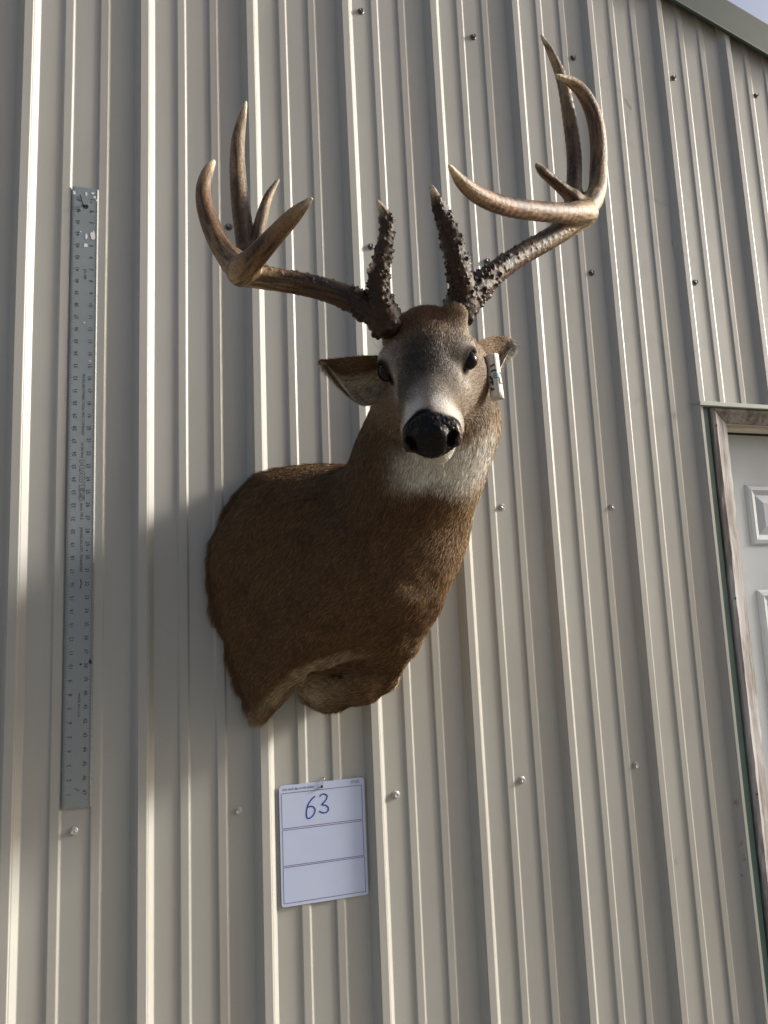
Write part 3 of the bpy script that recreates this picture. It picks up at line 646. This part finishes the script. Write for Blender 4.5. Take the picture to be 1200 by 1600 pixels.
# -------- colouring of the coat (markings of the animal, with the sunlit right side painted in)
def sst(a, b, x): t = np.clip((x - a) / (b - a), 0, 1); return t * t * (3 - 2 * t)
RIDGE_C = np.array(catmull(RIDGE_P, 6))
def mixc(c, d, w): return c * (1 - w[:, None]) + np.array(d) * w[:, None]
def gel(h, c, r): return np.exp(-(((h - np.array(c)) / np.array(r)) ** 2).sum(1))
def coat(P):
    n = vnoise(P, 26, 1) * .6 + vnoise(P, 70, 2) * .4; Pj = P + (np.stack([vnoise(P, 60, s) for s in (3, 4, 5)], 1) - .5) * .016; h = to_head(Pj); hs = np.abs(h[:, 1]); ha = np.stack([h[:, 0], hs, h[:, 2]], 1)
    c = np.tile(np.array((.116, .063, .026)), (len(P), 1)); c = mixc(c, (.072, .038, .016), sst(.42, .68, n) * .55)
    z = P[:, 2] - G
    c = mixc(c, (.30, .19, .09), sst(-.02, .08, P[:, 0] - .70) * .7)                                   # sunlit gold of the right side, put into the coat colour
    c = mixc(c, (.085, .055, .035), sst(.05, .0, np.abs(P[:, 0] - (.47 + .4 * (z + .05)))) * .35)       # darker shoulder band
    dr = np.min(np.linalg.norm(P[:, None, :] - RIDGE_C[None, ::2, :], axis=2), 1) if len(P) < 60000 else np.concatenate([np.min(np.linalg.norm(q[:, None, :] - RIDGE_C[None, ::2, :], axis=2), 1) for q in np.array_split(P, len(P) // 40000 + 1)])
    c = mixc(c, (.42, .31, .18), sst(.026, .010, dr) * (.45 + .55 * sst(.35, .65, vnoise(P, 75, 31))) * (1 - .65 * sst(.50, .60, P[:, 0])))
    c = mixc(c, (.60, .50, .36), np.exp(-(((P - W(482, 1084, -.06)) / np.array((.035, .09, .026))) ** 2).sum(1)))
    c = mixc(c, (.27, .19, .10), np.exp(-(((P - W(525, 1075, -.10)) / np.array((.06, .06, .04))) ** 2).sum(1)) * .7)
    for px in ((655, 985, -.19), (640, 1015, -.16), (615, 1060, -.09)): c = mixc(c, (.50, .37, .22), np.clip(np.exp(-(((P - W(*px)) / np.array((.024, .045, .038))) ** 2).sum(1)) * 1.1, 0, 1) * (.4 + .6 * sst(.3, .6, vnoise(P, 90, 33))))  # tan sinew fold and stump, their sunlit brightness put into the colour
    # --- head
    head = sst(-.17, -.10, h[:, 0]) * sst(-.16, -.10, h[:, 2])
    c = mixc(c, (.175, .125, .080), head * .85)
    c = mixc(c, (.150, .068, .026), np.clip(gel(ha, (-.055, .0, .05), (.040, .075, .06)) * 1.2, 0, 1))                        # rusty crown
    c = mixc(c, (.28, .21, .145), gel(ha, (-.055, .062, .02), (.03, .025, .03)) * .8)
    c = mixc(c, (.026, .023, .023), np.clip(gel(ha, (.058, .0, .02), (.060, .046, .05)) * 1.5, 0, 1) * (.62 + .38 * vnoise(P, 300, 35)))  # dark blaze
    c = mixc(c, (.075, .065, .056), np.clip(gel(ha, (.055, .036, -.005), (.04, .014, .03)) * .9, 0, 1))
    c = mixc(c, (.30, .26, .225), gel(ha, (.100, .006, .0), (.022, .024, .03)) * .85)                    # grey bridge
    c = mixc(c, (.44, .39, .32), np.clip(gel(ha, (.006, .062, -.006), (.034, .026, .030)) * 1.2, 0, 1))     # eye ring
    c = mixc(c, (.50, .46, .40), np.clip(gel(ha, (.030, .056, -.028), (.016, .016, .014)) * 1.1, 0, 1))
    c = mixc(c, (.66, .62, .56), np.clip(gel(ha, (.126, .026, -.014), (.018, .022, .024)) * 1.6, 0, 1))  # white band behind the nose
    c = mixc(c, (.35, .31, .27), np.clip(gel(ha, (.122, .0, .0), (.016, .010, .014)), 0, 1) * .6)
    c = mixc(c, (.66, .62, .55), np.clip(gel(ha, (.115, .0, -.095), (.05, .04, .026)) * 1.4, 0, 1))      # chin
    tp = W(700, 726, -.44); c = mixc(c, (.72, .69, .62), np.clip(np.exp(-(((Pj - tp) / np.array((.074, .075, .036))) ** 4).sum(1)) * 1.1, 0, 1))  # throat patch
    tq = W(757, 715, -.42); c = mixc(c, (.74, .70, .62), np.clip(np.exp(-(((Pj - tq) / np.array((.034, .06, .045))) ** 2).sum(1)) * 1.1, 0, 1))
    e = np.minimum(np.linalg.norm(P - H(.0085, .060, -.012), axis=1), np.linalg.norm(P - H(.0085, -.060, -.012), axis=1)); c = mixc(c, (.02, .015, .012), sst(.0265, .0195, e))
    td = np.minimum(np.linalg.norm(P - H(.036, .05, -.03), axis=1), np.linalg.norm(P - H(.036, -.05, -.03), axis=1)); c = mixc(c, (.03, .022, .018), sst(.011, .004, td) * .9)
    ml = gel(ha, (.150, .0, -.0625), (.03, .034, .0035)); c = mixc(c, (.03, .02, .018), ml * .8)
    c = mixc(c, (.006, .005, .005), sst(.138, .143, h[:, 0]) * sst(-.067, -.063, h[:, 2]))
    return c
def vcol(me, C, nm='coat'):
    a = me.color_attributes.new(nm, 'FLOAT_COLOR', 'POINT'); a.data.foreach_set('color', np.concatenate([C, np.ones((len(C), 1))], 1).astype(np.float32).ravel())
def hide_mat(nm, rough, spec):
    k = N(nm, rough=rough, spec=spec); c = k.attr('coat'); k.base(c); k.bump(k.noise(320, 3), .5, .002); return k.m
M['hide'] = hide_mat('deer_hide', .85, .15); M['fur'] = N('deer_fur', rough=.55, spec=.25).m
kf = N('deer_hair', rough=.55, spec=.28); kf.base(kf.attr('coat')); M['fur'] = kf.m
me = mesh_np('hide', V, F.ravel(), np.full(len(F), 4)); vcol(me, coat(V) * .72); hide = link('hide', me, M['hide'], DEER, True)

# -------- fur: short hairs combed from the muzzle backwards and down the neck
def tri_sample(V, F, count, wfun=None):
    T = np.concatenate([F[:, [0, 1, 2]], F[:, [0, 2, 3]]]); A, B, C = V[T[:, 0]], V[T[:, 1]], V[T[:, 2]]; cr = np.cross(B - A, C - A); ar = np.linalg.norm(cr, axis=1); nr = cr / (ar[:, None] + 1e-12)
    w = ar.copy()
    if wfun is not None: w *= wfun((A + B + C) / 3, nr)
    pick = RNG.choice(len(T), count, p=w / w.sum()); u, v = RNG.random(count), RNG.random(count); fl = u + v > 1; u[fl], v[fl] = 1 - u[fl], 1 - v[fl]
    return A[pick] + (B - A)[pick] * u[:, None] + (C - A)[pick] * v[:, None], nr[pick]
def fur_mesh(nm, P, Nn, T, L, wd, lift, C, parent, jitter=.22, bend=.7):
    n = len(P); T = unit(T - (T * Nn).sum(1, keepdims=True) * Nn); B = np.cross(Nn, T)
    ang = RNG.normal(0, jitter, n)[:, None]; T = T * np.cos(ang) + B * np.sin(ang); tw = RNG.normal(0, .45, n)[:, None]; S = unit(np.cross(Nn, T) * np.cos(tw) + Nn * np.sin(tw))
    L = L[:, None]; lf = lift[:, None]; root = P - Nn * .0006
    mid = root + L * .5 * (T * np.cos(lf) + Nn * np.sin(lf)); tip = mid + L * .5 * (T * np.cos(lf * (1 - bend)) + Nn * np.sin(lf * (1 - bend)) + np.array((0, 0, -.08)))
    w = wd[:, None]; vv = np.stack([root - S * w * .5, root + S * w * .5, mid + S * w * .42, mid - S * w * .42, tip], 1).reshape(-1, 3)
    b = (np.arange(n) * 5)[:, None]; lp = np.concatenate([b, b + 1, b + 2, b + 3, b + 3, b + 2, b + 4], 1).ravel(); sz = np.tile([4, 3], n)
    me = bpy.data.meshes.new(nm); me.vertices.add(len(vv)); me.vertices.foreach_set('co', vv.astype(np.float32).ravel()); me.loops.add(len(lp)); me.loops.foreach_set('vertex_index', lp.astype(np.int32))
    st = np.concatenate([[0], np.cumsum(sz)[:-1]]).astype(np.int32); me.polygons.add(len(sz)); me.polygons.foreach_set('loop_start', st); me.update(calc_edges=True)
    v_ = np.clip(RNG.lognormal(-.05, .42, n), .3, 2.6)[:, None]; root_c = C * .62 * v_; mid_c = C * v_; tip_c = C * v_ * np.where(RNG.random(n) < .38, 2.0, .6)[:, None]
    CC_ = np.stack([root_c, root_c, mid_c, mid_c, tip_c], 1).reshape(-1, 3); vcol(me, np.clip(CC_, 0, .85)); o = link(nm, me, M['fur'], parent); o['kind'] = 'stuff'; return o
NOSE = H(.178, 0, -.04)
def headness(P): h = to_head(P); return sst(-.16, -.07, h[:, 0]) * sst(-.145, -.09, h[:, 2])
NF = 420000
hp, hn = tri_sample(V, F, NF, lambda c, nr: (c[:, 1] < -.021) * (1 + 2.2 * headness(c)))
h = to_head(hp); hs = np.abs(h[:, 1])
keep = ~((h[:, 0] > .140) & (h[:, 2] > -.066)) & (np.minimum(np.linalg.norm(hp - H(.0085, .060, -.012), axis=1), np.linalg.norm(hp - H(.0085, -.060, -.012), axis=1)) > .0190)
keep &= ~((h[:, 0] > .10) & (np.abs(h[:, 2] + .0625) < .004) & (hs < .04))
hp, hn, h, hs = hp[keep], hn[keep], h[keep], hs[keep]
hd = headness(hp); crown = gel(np.stack([h[:, 0], hs, h[:, 2]], 1), (-.07, .0, .055), (.04, .07, .04))
away = unit(hp - NOSE); zz = hp[:, 2] - G
neck = sst(.02, .2, zz); tors = np.array((-.62, .35, -.62)); nk = np.array((-.05, .25, -1.0))
flow = tors[None] * (1 - neck[:, None]) + nk[None] * neck[:, None]
rgt = sst(.66, .76, hp[:, 0]) * (1 - neck); flow = flow * (1 - rgt[:, None]) + np.array((-.35, .2, -.9)) * rgt[:, None]
low = sst(-.13, -.19, zz) * (hp[:, 0] > .47); flow = flow * (1 - low[:, None]) + np.array((-.9, .3, .05)) * low[:, None]
cow = (np.stack([vnoise(hp, 14, s) for s in (11, 12, 13)], 1) - .5) * .45
T = unit(flow + cow) * (1 - hd[:, None]) + away * hd[:, None] + cow * .25 * hd[:, None]
face = sst(.0, .1, h[:, 0]) * hd
L = (.0115 * (1 - hd) + .009 * hd) * (1 - .5 * face) + .007 * crown; L *= RNG.uniform(.7, 1.25, len(hp)); ed = np.minimum(np.linalg.norm(hp - H(.0085, .060, -.012), axis=1), np.linalg.norm(hp - H(.0085, -.060, -.012), axis=1)); L *= .35 + .65 * sst(.022, .045, ed)
edge = sst(-.06, -.025, hp[:, 1]); L = L * (1 + edge * (.1 + 2.0 * vnoise(hp, 45, 41) ** 2))
lift = .26 + .10 * RNG.standard_normal(len(hp)) + .18 * crown + .35 * edge - .08 * face; lift = np.clip(lift, .08, 1.1)
wd_ = np.where(hd > .5, .00055, .00070) * RNG.uniform(.7, 1.3, len(hp))
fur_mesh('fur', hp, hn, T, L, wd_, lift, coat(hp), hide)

# -------- nose leather
FN = Field(H(.165, 0, -.04) - .055, H(.165, 0, -.04) + .055, .0011)
gp = np.stack(np.meshgrid(*FN.ax, indexing='ij'), -1).reshape(-1, 3); hh = to_head(gp.astype(float)); sd = FD.sample(gp.astype(float))
reg = (.1435 - hh[:, 0]) * HSC + .010 * (np.abs(hh[:, 1]) / .03) ** 2 * .6; reg = np.maximum(reg, (-.0605 - hh[:, 2]) * HSC)
FN.D = (sd - .0014).reshape(FN.D.shape).astype(np.float32)
def nell(c, r, k, cut=False): FN.ell(H(*c), np.array(r) * HSC, hx3, k, cut)
for s in (-1, 1):
    nell((.155, .0322 * s, -.0395), (.014, .0075, .0155), .004)                    # nostril wing
    nell((.1700, .0100 * s, -.030), (.010, .012, .016), .006)                      # pad
nell((.172, 0, -.046), (.008, .016, .012), .005)
for s in (-1, 1):
    nell((.1735, .0238 * s, -.0405), (.0155, .0048, .0125), .002, True); nell((.171, .0285 * s, -.0315), (.014, .0070, .0052), .002, True)
nell((.183, 0, -.044), (.005, .0016, .020), .003, True)
FN.smax((slice(None),) * 3, reg.reshape(FN.D.shape).astype(np.float32), .002)
VN, FNf = FN.nets(2); nv0 = unit(VN - H(.13, 0, -.04)); VN = VN + nv0 * (np.clip(vnoise(VN, 330, 61) - .35, 0, 1) * .0022 + (vnoise(VN, 700, 62) - .5) * .0006)[:, None]
me = mesh_np('nose', VN, FNf.ravel(), np.full(len(FNf), 4)); hv = to_head(VN)
cn = np.tile(np.array((.0065, .0055, .0055)), (len(VN), 1)); wg = sst(.030, .036, np.abs(hv[:, 1])); cn = mixc(cn, (.055, .038, .030), wg * .9); cn = mixc(cn, (.03, .024, .022), sst(.155, .145, hv[:, 0]) * .6); vcol(me, cn)
kn_ = N('nose_leather', rough=.38, spec=.16)
vo = kn_.n.new('ShaderNodeTexVoronoi'); vo.inputs['Scale'].default_value = 300; kn_.l(kn_.tc.outputs['Object'], vo.inputs['Vector'])
kn_.base(kn_.attr('coat')); kn_.l(kn_.ramp(kn_.noise(160, 3), [(.35, .30), (.65, .55)]), kn_.p.inputs['Roughness']); M['nose'] = kn_.m
link('nose', me, M['nose'], DEER, True)
# nostril wings: brown-grey leather crescents
# -------- eyes
ke = N('glass_eye', (.004, .003, .0025), .05, .22); M['eye'] = ke.m
for s in (-1, 1):
    bm = bmesh.new(); bmesh.ops.create_uvsphere(bm, u_segments=28, v_segments=18, radius=.0148)
    bm.transform(Matrix.Translation(H(.0085, .0588 * s, -.0118))); me = bpy.data.meshes.new('eye'); bm.to_mesh(me); bm.free(); link('eye', me, M['eye'], DEER, True)

# -------- antlers
def antler_mat():
    k = N('antler', rough=.40, spec=.32); st = k.noise(260, 4, .6); c = k.attr('coat')
    c = k.mix(k.ramp(st, [(.36, .55), (.52, 0.0)]), c, k.mix(1.0, c, (.34, .29, .24), 'MULTIPLY'))
    k.base(c); k.bump(k.noise(180, 5, .7), .6, .003); return k.m
M['antler'] = antler_mat()
LA = {'beam': [(606, 507, -.500, .0215), (586, 489, -.505, .0205), (545, 466, -.50, .0185), (495, 449, -.49, .0168), (445, 439, -.48, .0165), (405, 432, -.475, .0175), (380, 425, -.475, .0185)],
      'tip': [(382, 426, -.475, .019), (352, 395, -.46, .0165), (333, 360, -.45, .0148), (321, 325, -.445, .0128), (318, 295, -.44, .0108), (324, 270, -.44, .0082), (334, 252, -.44, .003)],
      'g2': [(392, 420, -.46, .017), (385, 385, -.44, .0155), (377, 330, -.425, .0145), (372, 280, -.42, .013), (371, 230, -.42, .011), (376, 195, -.42, .008), (384, 160, -.42, .0025)],
      'g3': [(400, 415, -.46, .013), (402, 380, -.45, .0105), (408, 345, -.445, .0095), (419, 308, -.44, .0065), (435, 281, -.435, .0025)],
      'front': [(374, 427, -.48, .018), (394, 407, -.51, .0165), (425, 373, -.55, .0135), (458, 338, -.59, .0105), (486, 311, -.62, .003)],
      'brow': [(606, 500, -.505, .018), (595, 470, -.53, .0155), (592, 435, -.55, .0135), (598, 400, -.565, .0122), (605, 360, -.575, .0102), (603, 338, -.58, .0078), (590, 314, -.585, .0022)],
      'thorn': [(592, 432, -.55, .008), (583, 428, -.555, .005), (575, 421, -.56, .002)]}
RA = {'beam': [(714, 490, -.500, .0225), (736, 464, -.505, .0215), (770, 429, -.50, .0185), (810, 401, -.49, .0175), (855, 375, -.48, .0178), (890, 353, -.475, .019), (916, 335, -.475, .0195)],
      'main': [(916, 333, -.48, .0195), (885, 333, -.52, .0165), (840, 330, -.57, .0150), (790, 322, -.62, .0138), (750, 307, -.655, .0118), (722, 285, -.68, .0086), (702, 259, -.70, .0025)],
      't1': [(915, 328, -.47, .018), (932, 300, -.46, .0165), (935, 265, -.45, .0155), (935, 225, -.45, .015), (929, 185, -.45, .0143), (914, 150, -.455, .012), (894, 129, -.46, .009), (869, 118, -.47, .003)],
      't2': [(895, 325, -.455, .014), (897, 285, -.44, .0135), (897, 240, -.43, .0135), (889, 180, -.425, .0125), (878, 125, -.42, .010), (862, 85, -.42, .007), (846, 56, -.42, .0025)],
      'kick': [(905, 318, -.47, .012), (885, 300, -.475, .0105), (862, 280, -.48, .0085), (848, 268, -.485, .0075), (838, 257, -.485, .003)],
      'brow': [(716, 488, -.505, .020), (722, 455, -.53, .0195), (716, 415, -.55, .0178), (706, 380, -.56, .0155), (695, 345, -.57, .0122), (683, 315, -.58, .008), (674, 291, -.585, .003)]}
def antler(spec):
    allp = np.array([np.append(W(*q[:3]), q[3]) for l in spec.values() for q in l]); lo = allp[:, :3].min(0) - .035; hi = allp[:, :3].max(0) + .035
    A = Field(lo, hi, .0017); A.D[:] = .2
    cur = {}
    for nm, l in spec.items():
        C = catmull([np.append(W(*q[:3]), q[3]) for q in l], 5); cur[nm] = np.array(C)
        for i, (a, b) in enumerate(zip(C[:-1], C[1:])): A.cone(a[:3], b[:3], max(a[3], .0015), max(b[3], .0015), .009 if i < 4 else .003)
    base = cur['beam'][0][:3]
    # burr ring and pearling
    rg = np.random.default_rng(3 if len(spec) == 7 else 4)
    def pearl(C, t0, t1, cnt, r0, r1):
        n = len(C) - 1
        for _ in range(cnt):
            t = rg.uniform(t0, t1) * n; i = min(int(t), n - 1); u = t - i; c = C[i] * (1 - u) + C[i + 1] * u; d = unit((C[i + 1] - C[i])[None, :3])[0]
            a = rg.standard_normal(3); a -= d * (a @ d); a /= np.linalg.norm(a); r = rg.uniform(r0, r1) * (1.25 - .6 * (t / n))
            p0 = c[:3] + a * (c[3] * .92); A.cone(p0, p0 + a * r * 1.5 + np.array((0, 0, r * .5)), r, r * .45, .0022)
    pearl(cur['brow'], .08, .86, 420, .0017, .0038); pearl(cur['beam'], .0, .34, 240, .0017, .0042); pearl(cur['beam'], .30, .86, 260, .0012, .0026)
    up = unit((cur['beam'][3] - cur['beam'][0])[None, :3])[0]
    s1 = unit(np.cross(up, (0, 1, .2))[None])[0]; s2 = np.cross(up, s1)
    for i in range(26):
        a = 2 * math.pi * i / 26 + rg.uniform(-.1, .1); q = base + up * .004 + (s1 * math.cos(a) + s2 * math.sin(a)) * .0235; r = rg.uniform(.004, .0068); A.cone(q, q + rg.normal(0, .003, 3), r, r * .8, .003)
    V, F = A.nets(0)
    # colour: dark rough base, tan beams, pale tips
    Cp = np.concatenate([np.c_[c[:, :3], np.linspace(0, 1, len(c)), np.full(len(c), k), unit(np.gradient(c[:, :3], axis=0))] for k, c in enumerate(cur.values())]); nm = list(cur)
    best = np.full(len(V), 9.); tt = np.zeros(len(V)); kk = np.zeros(len(V)); off = np.zeros((len(V), 3)); ls = np.zeros(len(V)); tot = 0.0; prev = None
    for q in Cp:
        if prev is not None and prev[4] == q[4]: tot += np.linalg.norm(q[:3] - prev[:3])
        dv = V - q[:3]; d = np.linalg.norm(dv, axis=1); tg = q[5:8]; m = d < best; best[m] = d[m]; tt[m] = q[3]; kk[m] = q[4]; al = dv[m] @ tg; off[m] = dv[m] - al[:, None] * tg; ls[m] = tot + al + q[4] * .7
        prev = q
    st_ = np.stack([off[:, 0] + .4 * off[:, 2], off[:, 1] - .3 * off[:, 2], ls * .10], 1)
    dark, mid, tan, tip = (np.array(x) for x in ((.027, .014, .009), (.066, .037, .019), (.27, .195, .115), (.52, .44, .32)))
    C = np.zeros((len(V), 3))
    for k, s in enumerate(nm):
        m = kk == k; t = tt[m][:, None]
        if s == 'beam': C[m] = np.where(t < .6, dark + (mid * 1.05 - dark) * (t / .6) ** 1.4, mid + (tan * 1.1 - mid) * np.clip((t - .6) / .3, 0, 1))
        elif s in ('brow', 'thorn'): C[m] = np.where(t < .8, dark * 1.1, dark + (tan * 1.2 - dark) * np.clip((t - .8) / .2, 0, 1))
        elif s in ('g2', 't2', 'g3'): C[m] = mid * .85 + (tan - mid * .85) * np.clip((t - .3) / .6, 0, 1)
        else: C[m] = tan * 1.05 + (mid * 2.0 - tan * 1.05) * np.sin(np.clip(t * 1.1, 0, 1) * 3.14) ** .7
        if s not in ('beam',): C[m] = C[m] + (tip - C[m]) * np.clip((t - .88) / .12, 0, 1)
    sv = vnoise(st_, 260, 22) * .6 + vnoise(st_, 520, 23) * .4; C *= (.75 + .5 * vnoise(V, 40, 21))[:, None] * (.35 + 1.0 * sst(.25, .62, sv))[:, None]
    me = mesh_np('antler', V, F.ravel(), np.full(len(F), 4)); vcol(me, np.clip(C, .01, .8)); return link('antler', me, M['antler'], DEER, True)
antler(LA); antler(RA)

# -------- ears
def ear(up, lo, cup, side, cols):
    nu, nv = 26, 14; U_ = catmull([W(*q) for q in up], 8); L_ = catmull([W(*q) for q in lo], 8); ui = np.linspace(0, len(U_) - 1, nu); li = np.linspace(0, len(L_) - 1, nu)
    ev = lambda C, t: C[int(t)] + (C[min(int(t) + 1, len(C) - 1)] - C[int(t)]) * (t - int(t)); v = []; back = unit((np.array(cup))[None])[0]
    for i in range(nu):
        a, b = ev(U_, ui[i]), ev(L_, li[i]); w = np.linalg.norm(b - a)
        for j in range(nv):
            t = j / (nv - 1); v.append(a + (b - a) * t + back * (min(w, .075) * .42 * math.sin(math.pi * t) + .0))
    v = np.array(v); f = []
    for i in range(nu - 1):
        for j in range(nv - 1): f.append((i * nv + j, (i + 1) * nv + j, (i + 1) * nv + j + 1, i * nv + j + 1))
    f = np.array(f); nr = np.cross(v[f[:, 1]] - v[f[:, 0]], v[f[:, 3]] - v[f[:, 0]]); fl = (nr @ -back) < 0
    f[fl] = f[fl][:, ::-1]
    # closed shell: inner sheet + outer sheet 5 mm behind
    nv_ = len(v); vn = np.zeros_like(v)
    fn = unit(np.cross(v[f[:, 1]] - v[f[:, 0]], v[f[:, 3]] - v[f[:, 0]]))
    for k in range(4): np.add.at(vn, f[:, k], fn)
    vn = unit(vn); tgrid = np.tile(np.arange(nv) / (nv - 1), nu); ugrid = np.repeat(np.arange(nu) / (nu - 1), nv)
    th = (.0045 * np.sqrt(np.clip(np.sin(np.pi * tgrid), .05, 1)) * (1 - .5 * ugrid))[:, None]; v2 = v - vn * th; rim = []
    idx = lambda i, j: i * nv + j
    loop = [idx(i, 0) for i in range(nu)] + [idx(nu - 1, j) for j in range(1, nv)] + [idx(i, nv - 1) for i in range(nu - 2, -1, -1)] + [idx(0, j) for j in range(nv - 2, 0, -1)]
    for a, b in zip(loop, loop[1:] + loop[:1]): rim.append((a, b, b + nv_, a + nv_))
    FF = np.concatenate([f, f[:, ::-1] + nv_, np.array(rim)]); VV = np.concatenate([v, v2]); me = mesh_np('ear', VV, FF.ravel(), np.full(len(FF), 4))
    Ci = cols(ugrid, tgrid); Co = Ci if side > 0 else np.tile(np.array((.15, .095, .05)), (nv_, 1)); vcol(me, np.concatenate([Ci, Co]) * .75); o = link('ear', me, M['hide'], hide, True)
    # hairs on both faces
    n = 9000; k = RNG.integers(0, len(f), n); a, b = RNG.random(n), RNG.random(n); q = f[k]
    def lerp(X): return ((X[q[:, 0]] * (1 - a)[:, None] + X[q[:, 1]] * a[:, None]) * (1 - b)[:, None] + (X[q[:, 3]] * (1 - a)[:, None] + X[q[:, 2]] * a[:, None]) * b[:, None])
    Pi = lerp(v); Ni = unit(lerp(vn)); ct = lerp(np.stack([ugrid, tgrid, tgrid], 1)); col = cols(ct[:, 0], ct[:, 1]); tipd = unit((U_[-1] - (U_[0] + L_[0]) / 2)[None])[0]
    pale = (col.mean(1) > .22); Lh = np.where(pale, .016, .007) * RNG.uniform(.6, 1.3, n)
    Tt = np.tile(tipd, (n, 1)) + (unit((L_[len(L_) // 2] - U_[len(U_) // 2])[None])[0] * np.where(pale, .9, .1)[:, None])
    fur_mesh('fur', Pi, Ni, Tt, Lh, np.full(n, .0006), np.full(n, .3), col, hide, .3)
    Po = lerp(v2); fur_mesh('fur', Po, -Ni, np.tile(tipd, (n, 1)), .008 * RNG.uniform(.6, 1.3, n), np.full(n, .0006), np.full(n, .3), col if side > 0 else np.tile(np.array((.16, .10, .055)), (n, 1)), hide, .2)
    return o
def colL(u, t):
    c = np.tile(np.array((.135, .080, .040)), (len(u), 1)); c = mixc(c, (.52, .42, .29), sst(.42, .58, t + .22 * (1 - u)) * .95); c = mixc(c, (.15, .10, .06), (np.abs(np.sin(u * 24 + t * 3)) ** 4) * sst(.5, .7, t) * .6)
    c = mixc(c, (.66, .62, .54), sst(.80, .92, t) * sst(.25, .5, u)); return mixc(c, (.06, .04, .03), sst(.93, .98, u))
def colR(u, t):
    c = np.tile(np.array((.20, .135, .08)), (len(u), 1)); c = mixc(c, (.60, .56, .48), sst(.45, .7, t) * .9); c = mixc(c, (.62, .58, .5), sst(.66, .8, u)); c = mixc(c, (.42, .32, .16), sst(.55, .9, t) * sst(.5, .1, u)); return mixc(c, (.02, .015, .012), sst(.91, .95, u))
ear([(614, 557, -.475), (575, 556, -.475), (545, 559, -.46), (522, 562, -.45), (505, 565, -.44)], [(602, 604, -.455), (583, 631, -.462), (562, 630, -.462), (540, 610, -.455), (520, 586, -.448), (505, 568, -.44)], (-.25, .95, .1), -1, colL)
ear([(735, 545, -.485), (758, 529, -.468), (772, 526, -.455), (786, 527, -.445), (797, 530, -.435), (801, 543, -.43)], [(738, 592, -.485), (765, 604, -.47), (775, 590, -.462), (784, 570, -.452), (791, 556, -.442), (800, 546, -.43)], (.45, .85, .1), 1, colR)
# a few long brow and chin whiskers
n = 46; rt = np.array([H(RNG.uniform(-.02, .02), s * RNG.uniform(.05, .066), RNG.uniform(.006, .016)) for s in [-1, 1] * 9] + [H(RNG.uniform(.10, .14), RNG.uniform(-.02, .02), -.098) for _ in range(n - 18)])
nr = unit(np.array([HS * s + HN * .9 for s in [-1, 1] * 9] + [-HN + HF * .3 for _ in range(n - 18)])); tt = unit(RNG.normal(0, 1, (n, 3)) + HF * .5)
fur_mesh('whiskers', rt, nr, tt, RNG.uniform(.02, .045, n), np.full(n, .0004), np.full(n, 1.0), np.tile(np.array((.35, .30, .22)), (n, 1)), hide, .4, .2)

# -------- rolled paper tag tucked into the ear
TA, TB = W(768, 556, -.485), W(777, 624, -.490); ax = TB - TA; TL = np.linalg.norm(ax); ax = ax / TL; e1 = unit(np.cross(ax, (0, 1, 0))[None])[0]; e2 = np.cross(ax, e1)
if e2[1] > 0: e2 = -e2; 
def tagp(a, t, r=None): r = r or .0116; return TA + ax * t * TL + r * (e1 * math.cos(a) + e2 * math.sin(a))
TAG = empty('paper_tag', tuple(TB), 'rolled white paper tag with black handwriting tucked under the deer ear', 'paper tag')
na, nt = 40, 8; V = []; F = []
for i in range(na + 1):
    a = i / na * 2 * math.pi * 1.35 - .4; r = .0100 + .0016 * i / na
    for j in range(nt + 1): V.append(tagp(a, j / nt + .02 * math.sin(a * 2) * (j == nt), r))
for i in range(na):
    for j in range(nt): F.append((i * (nt + 1) + j, (i + 1) * (nt + 1) + j, (i + 1) * (nt + 1) + j + 1, i * (nt + 1) + j + 1))
me = mesh('paper_roll', V, F); o = link('paper_roll', me, M['paper'], TAG, True); md = o.modifiers.new('thick', 'SOLIDIFY'); md.thickness = .0003
V = []; F = []; V2 = []; F2 = []
def tstroke(VV, FF, pts, w):
    P_ = [np.array(q) for q in catmull([(a, t, 0) for a, t in pts], 5)]; b = len(VV)
    for i, q in enumerate(P_):
        d = P_[min(i + 1, len(P_) - 1)] - P_[max(i - 1, 0)]; d = d / (np.linalg.norm(d * np.array((.011, TL, 1))) + 1e-9); s = np.array((-d[1] * TL / .011, d[0] * .011 / TL)) * w / 2
        for sg in (-1, 1): VV.append(tagp(q[0] + sg * s[0], q[1] + sg * s[1], .0120))
    for i in range(len(P_) - 1): FF.append((b + 2 * i, b + 2 * i + 1, b + 2 * i + 3, b + 2 * i + 2))
e0 = math.pi / 2
for st in ([(e0 + .9, .30), (e0 + .5, .28), (e0 + .25, .26)], [(e0 + .9, .42), (e0 + .4, .39), (e0 + .1, .41)], [(e0 + 1.1, .50), (e0 + .9, .58), (e0 + .75, .56)], [(e0 + 1.2, .64), (e0 + .8, .66)], [(e0 + .85, .60), (e0 + .8, .72)], [(e0 + 1.2, .76), (e0 + 1.0, .82), (e0 + .7, .80)],
           [(e0 - .2, .55), (e0 - .25, .68)], [(e0 - .2, .68), (e0 - .8, .69)], [(e0 - .5, .42), (e0 - .8, .5), (e0 - 1.0, .58)]): tstroke(V, F, st, .0025)
tstroke(V2, F2, [(e0 + .25 + .32 * math.cos(q), .52 + .055 * math.sin(q)) for q in np.linspace(0, 2 * math.pi, 10)], .0015); tstroke(V2, F2, [(e0 + .35, .50), (e0 + .2, .54)], .002)
link('handwriting', mesh('handwriting', V, F), M['ink'], TAG); link('stamp_ring', mesh('stamp_ring', V2, F2), M['tealink'], TAG)
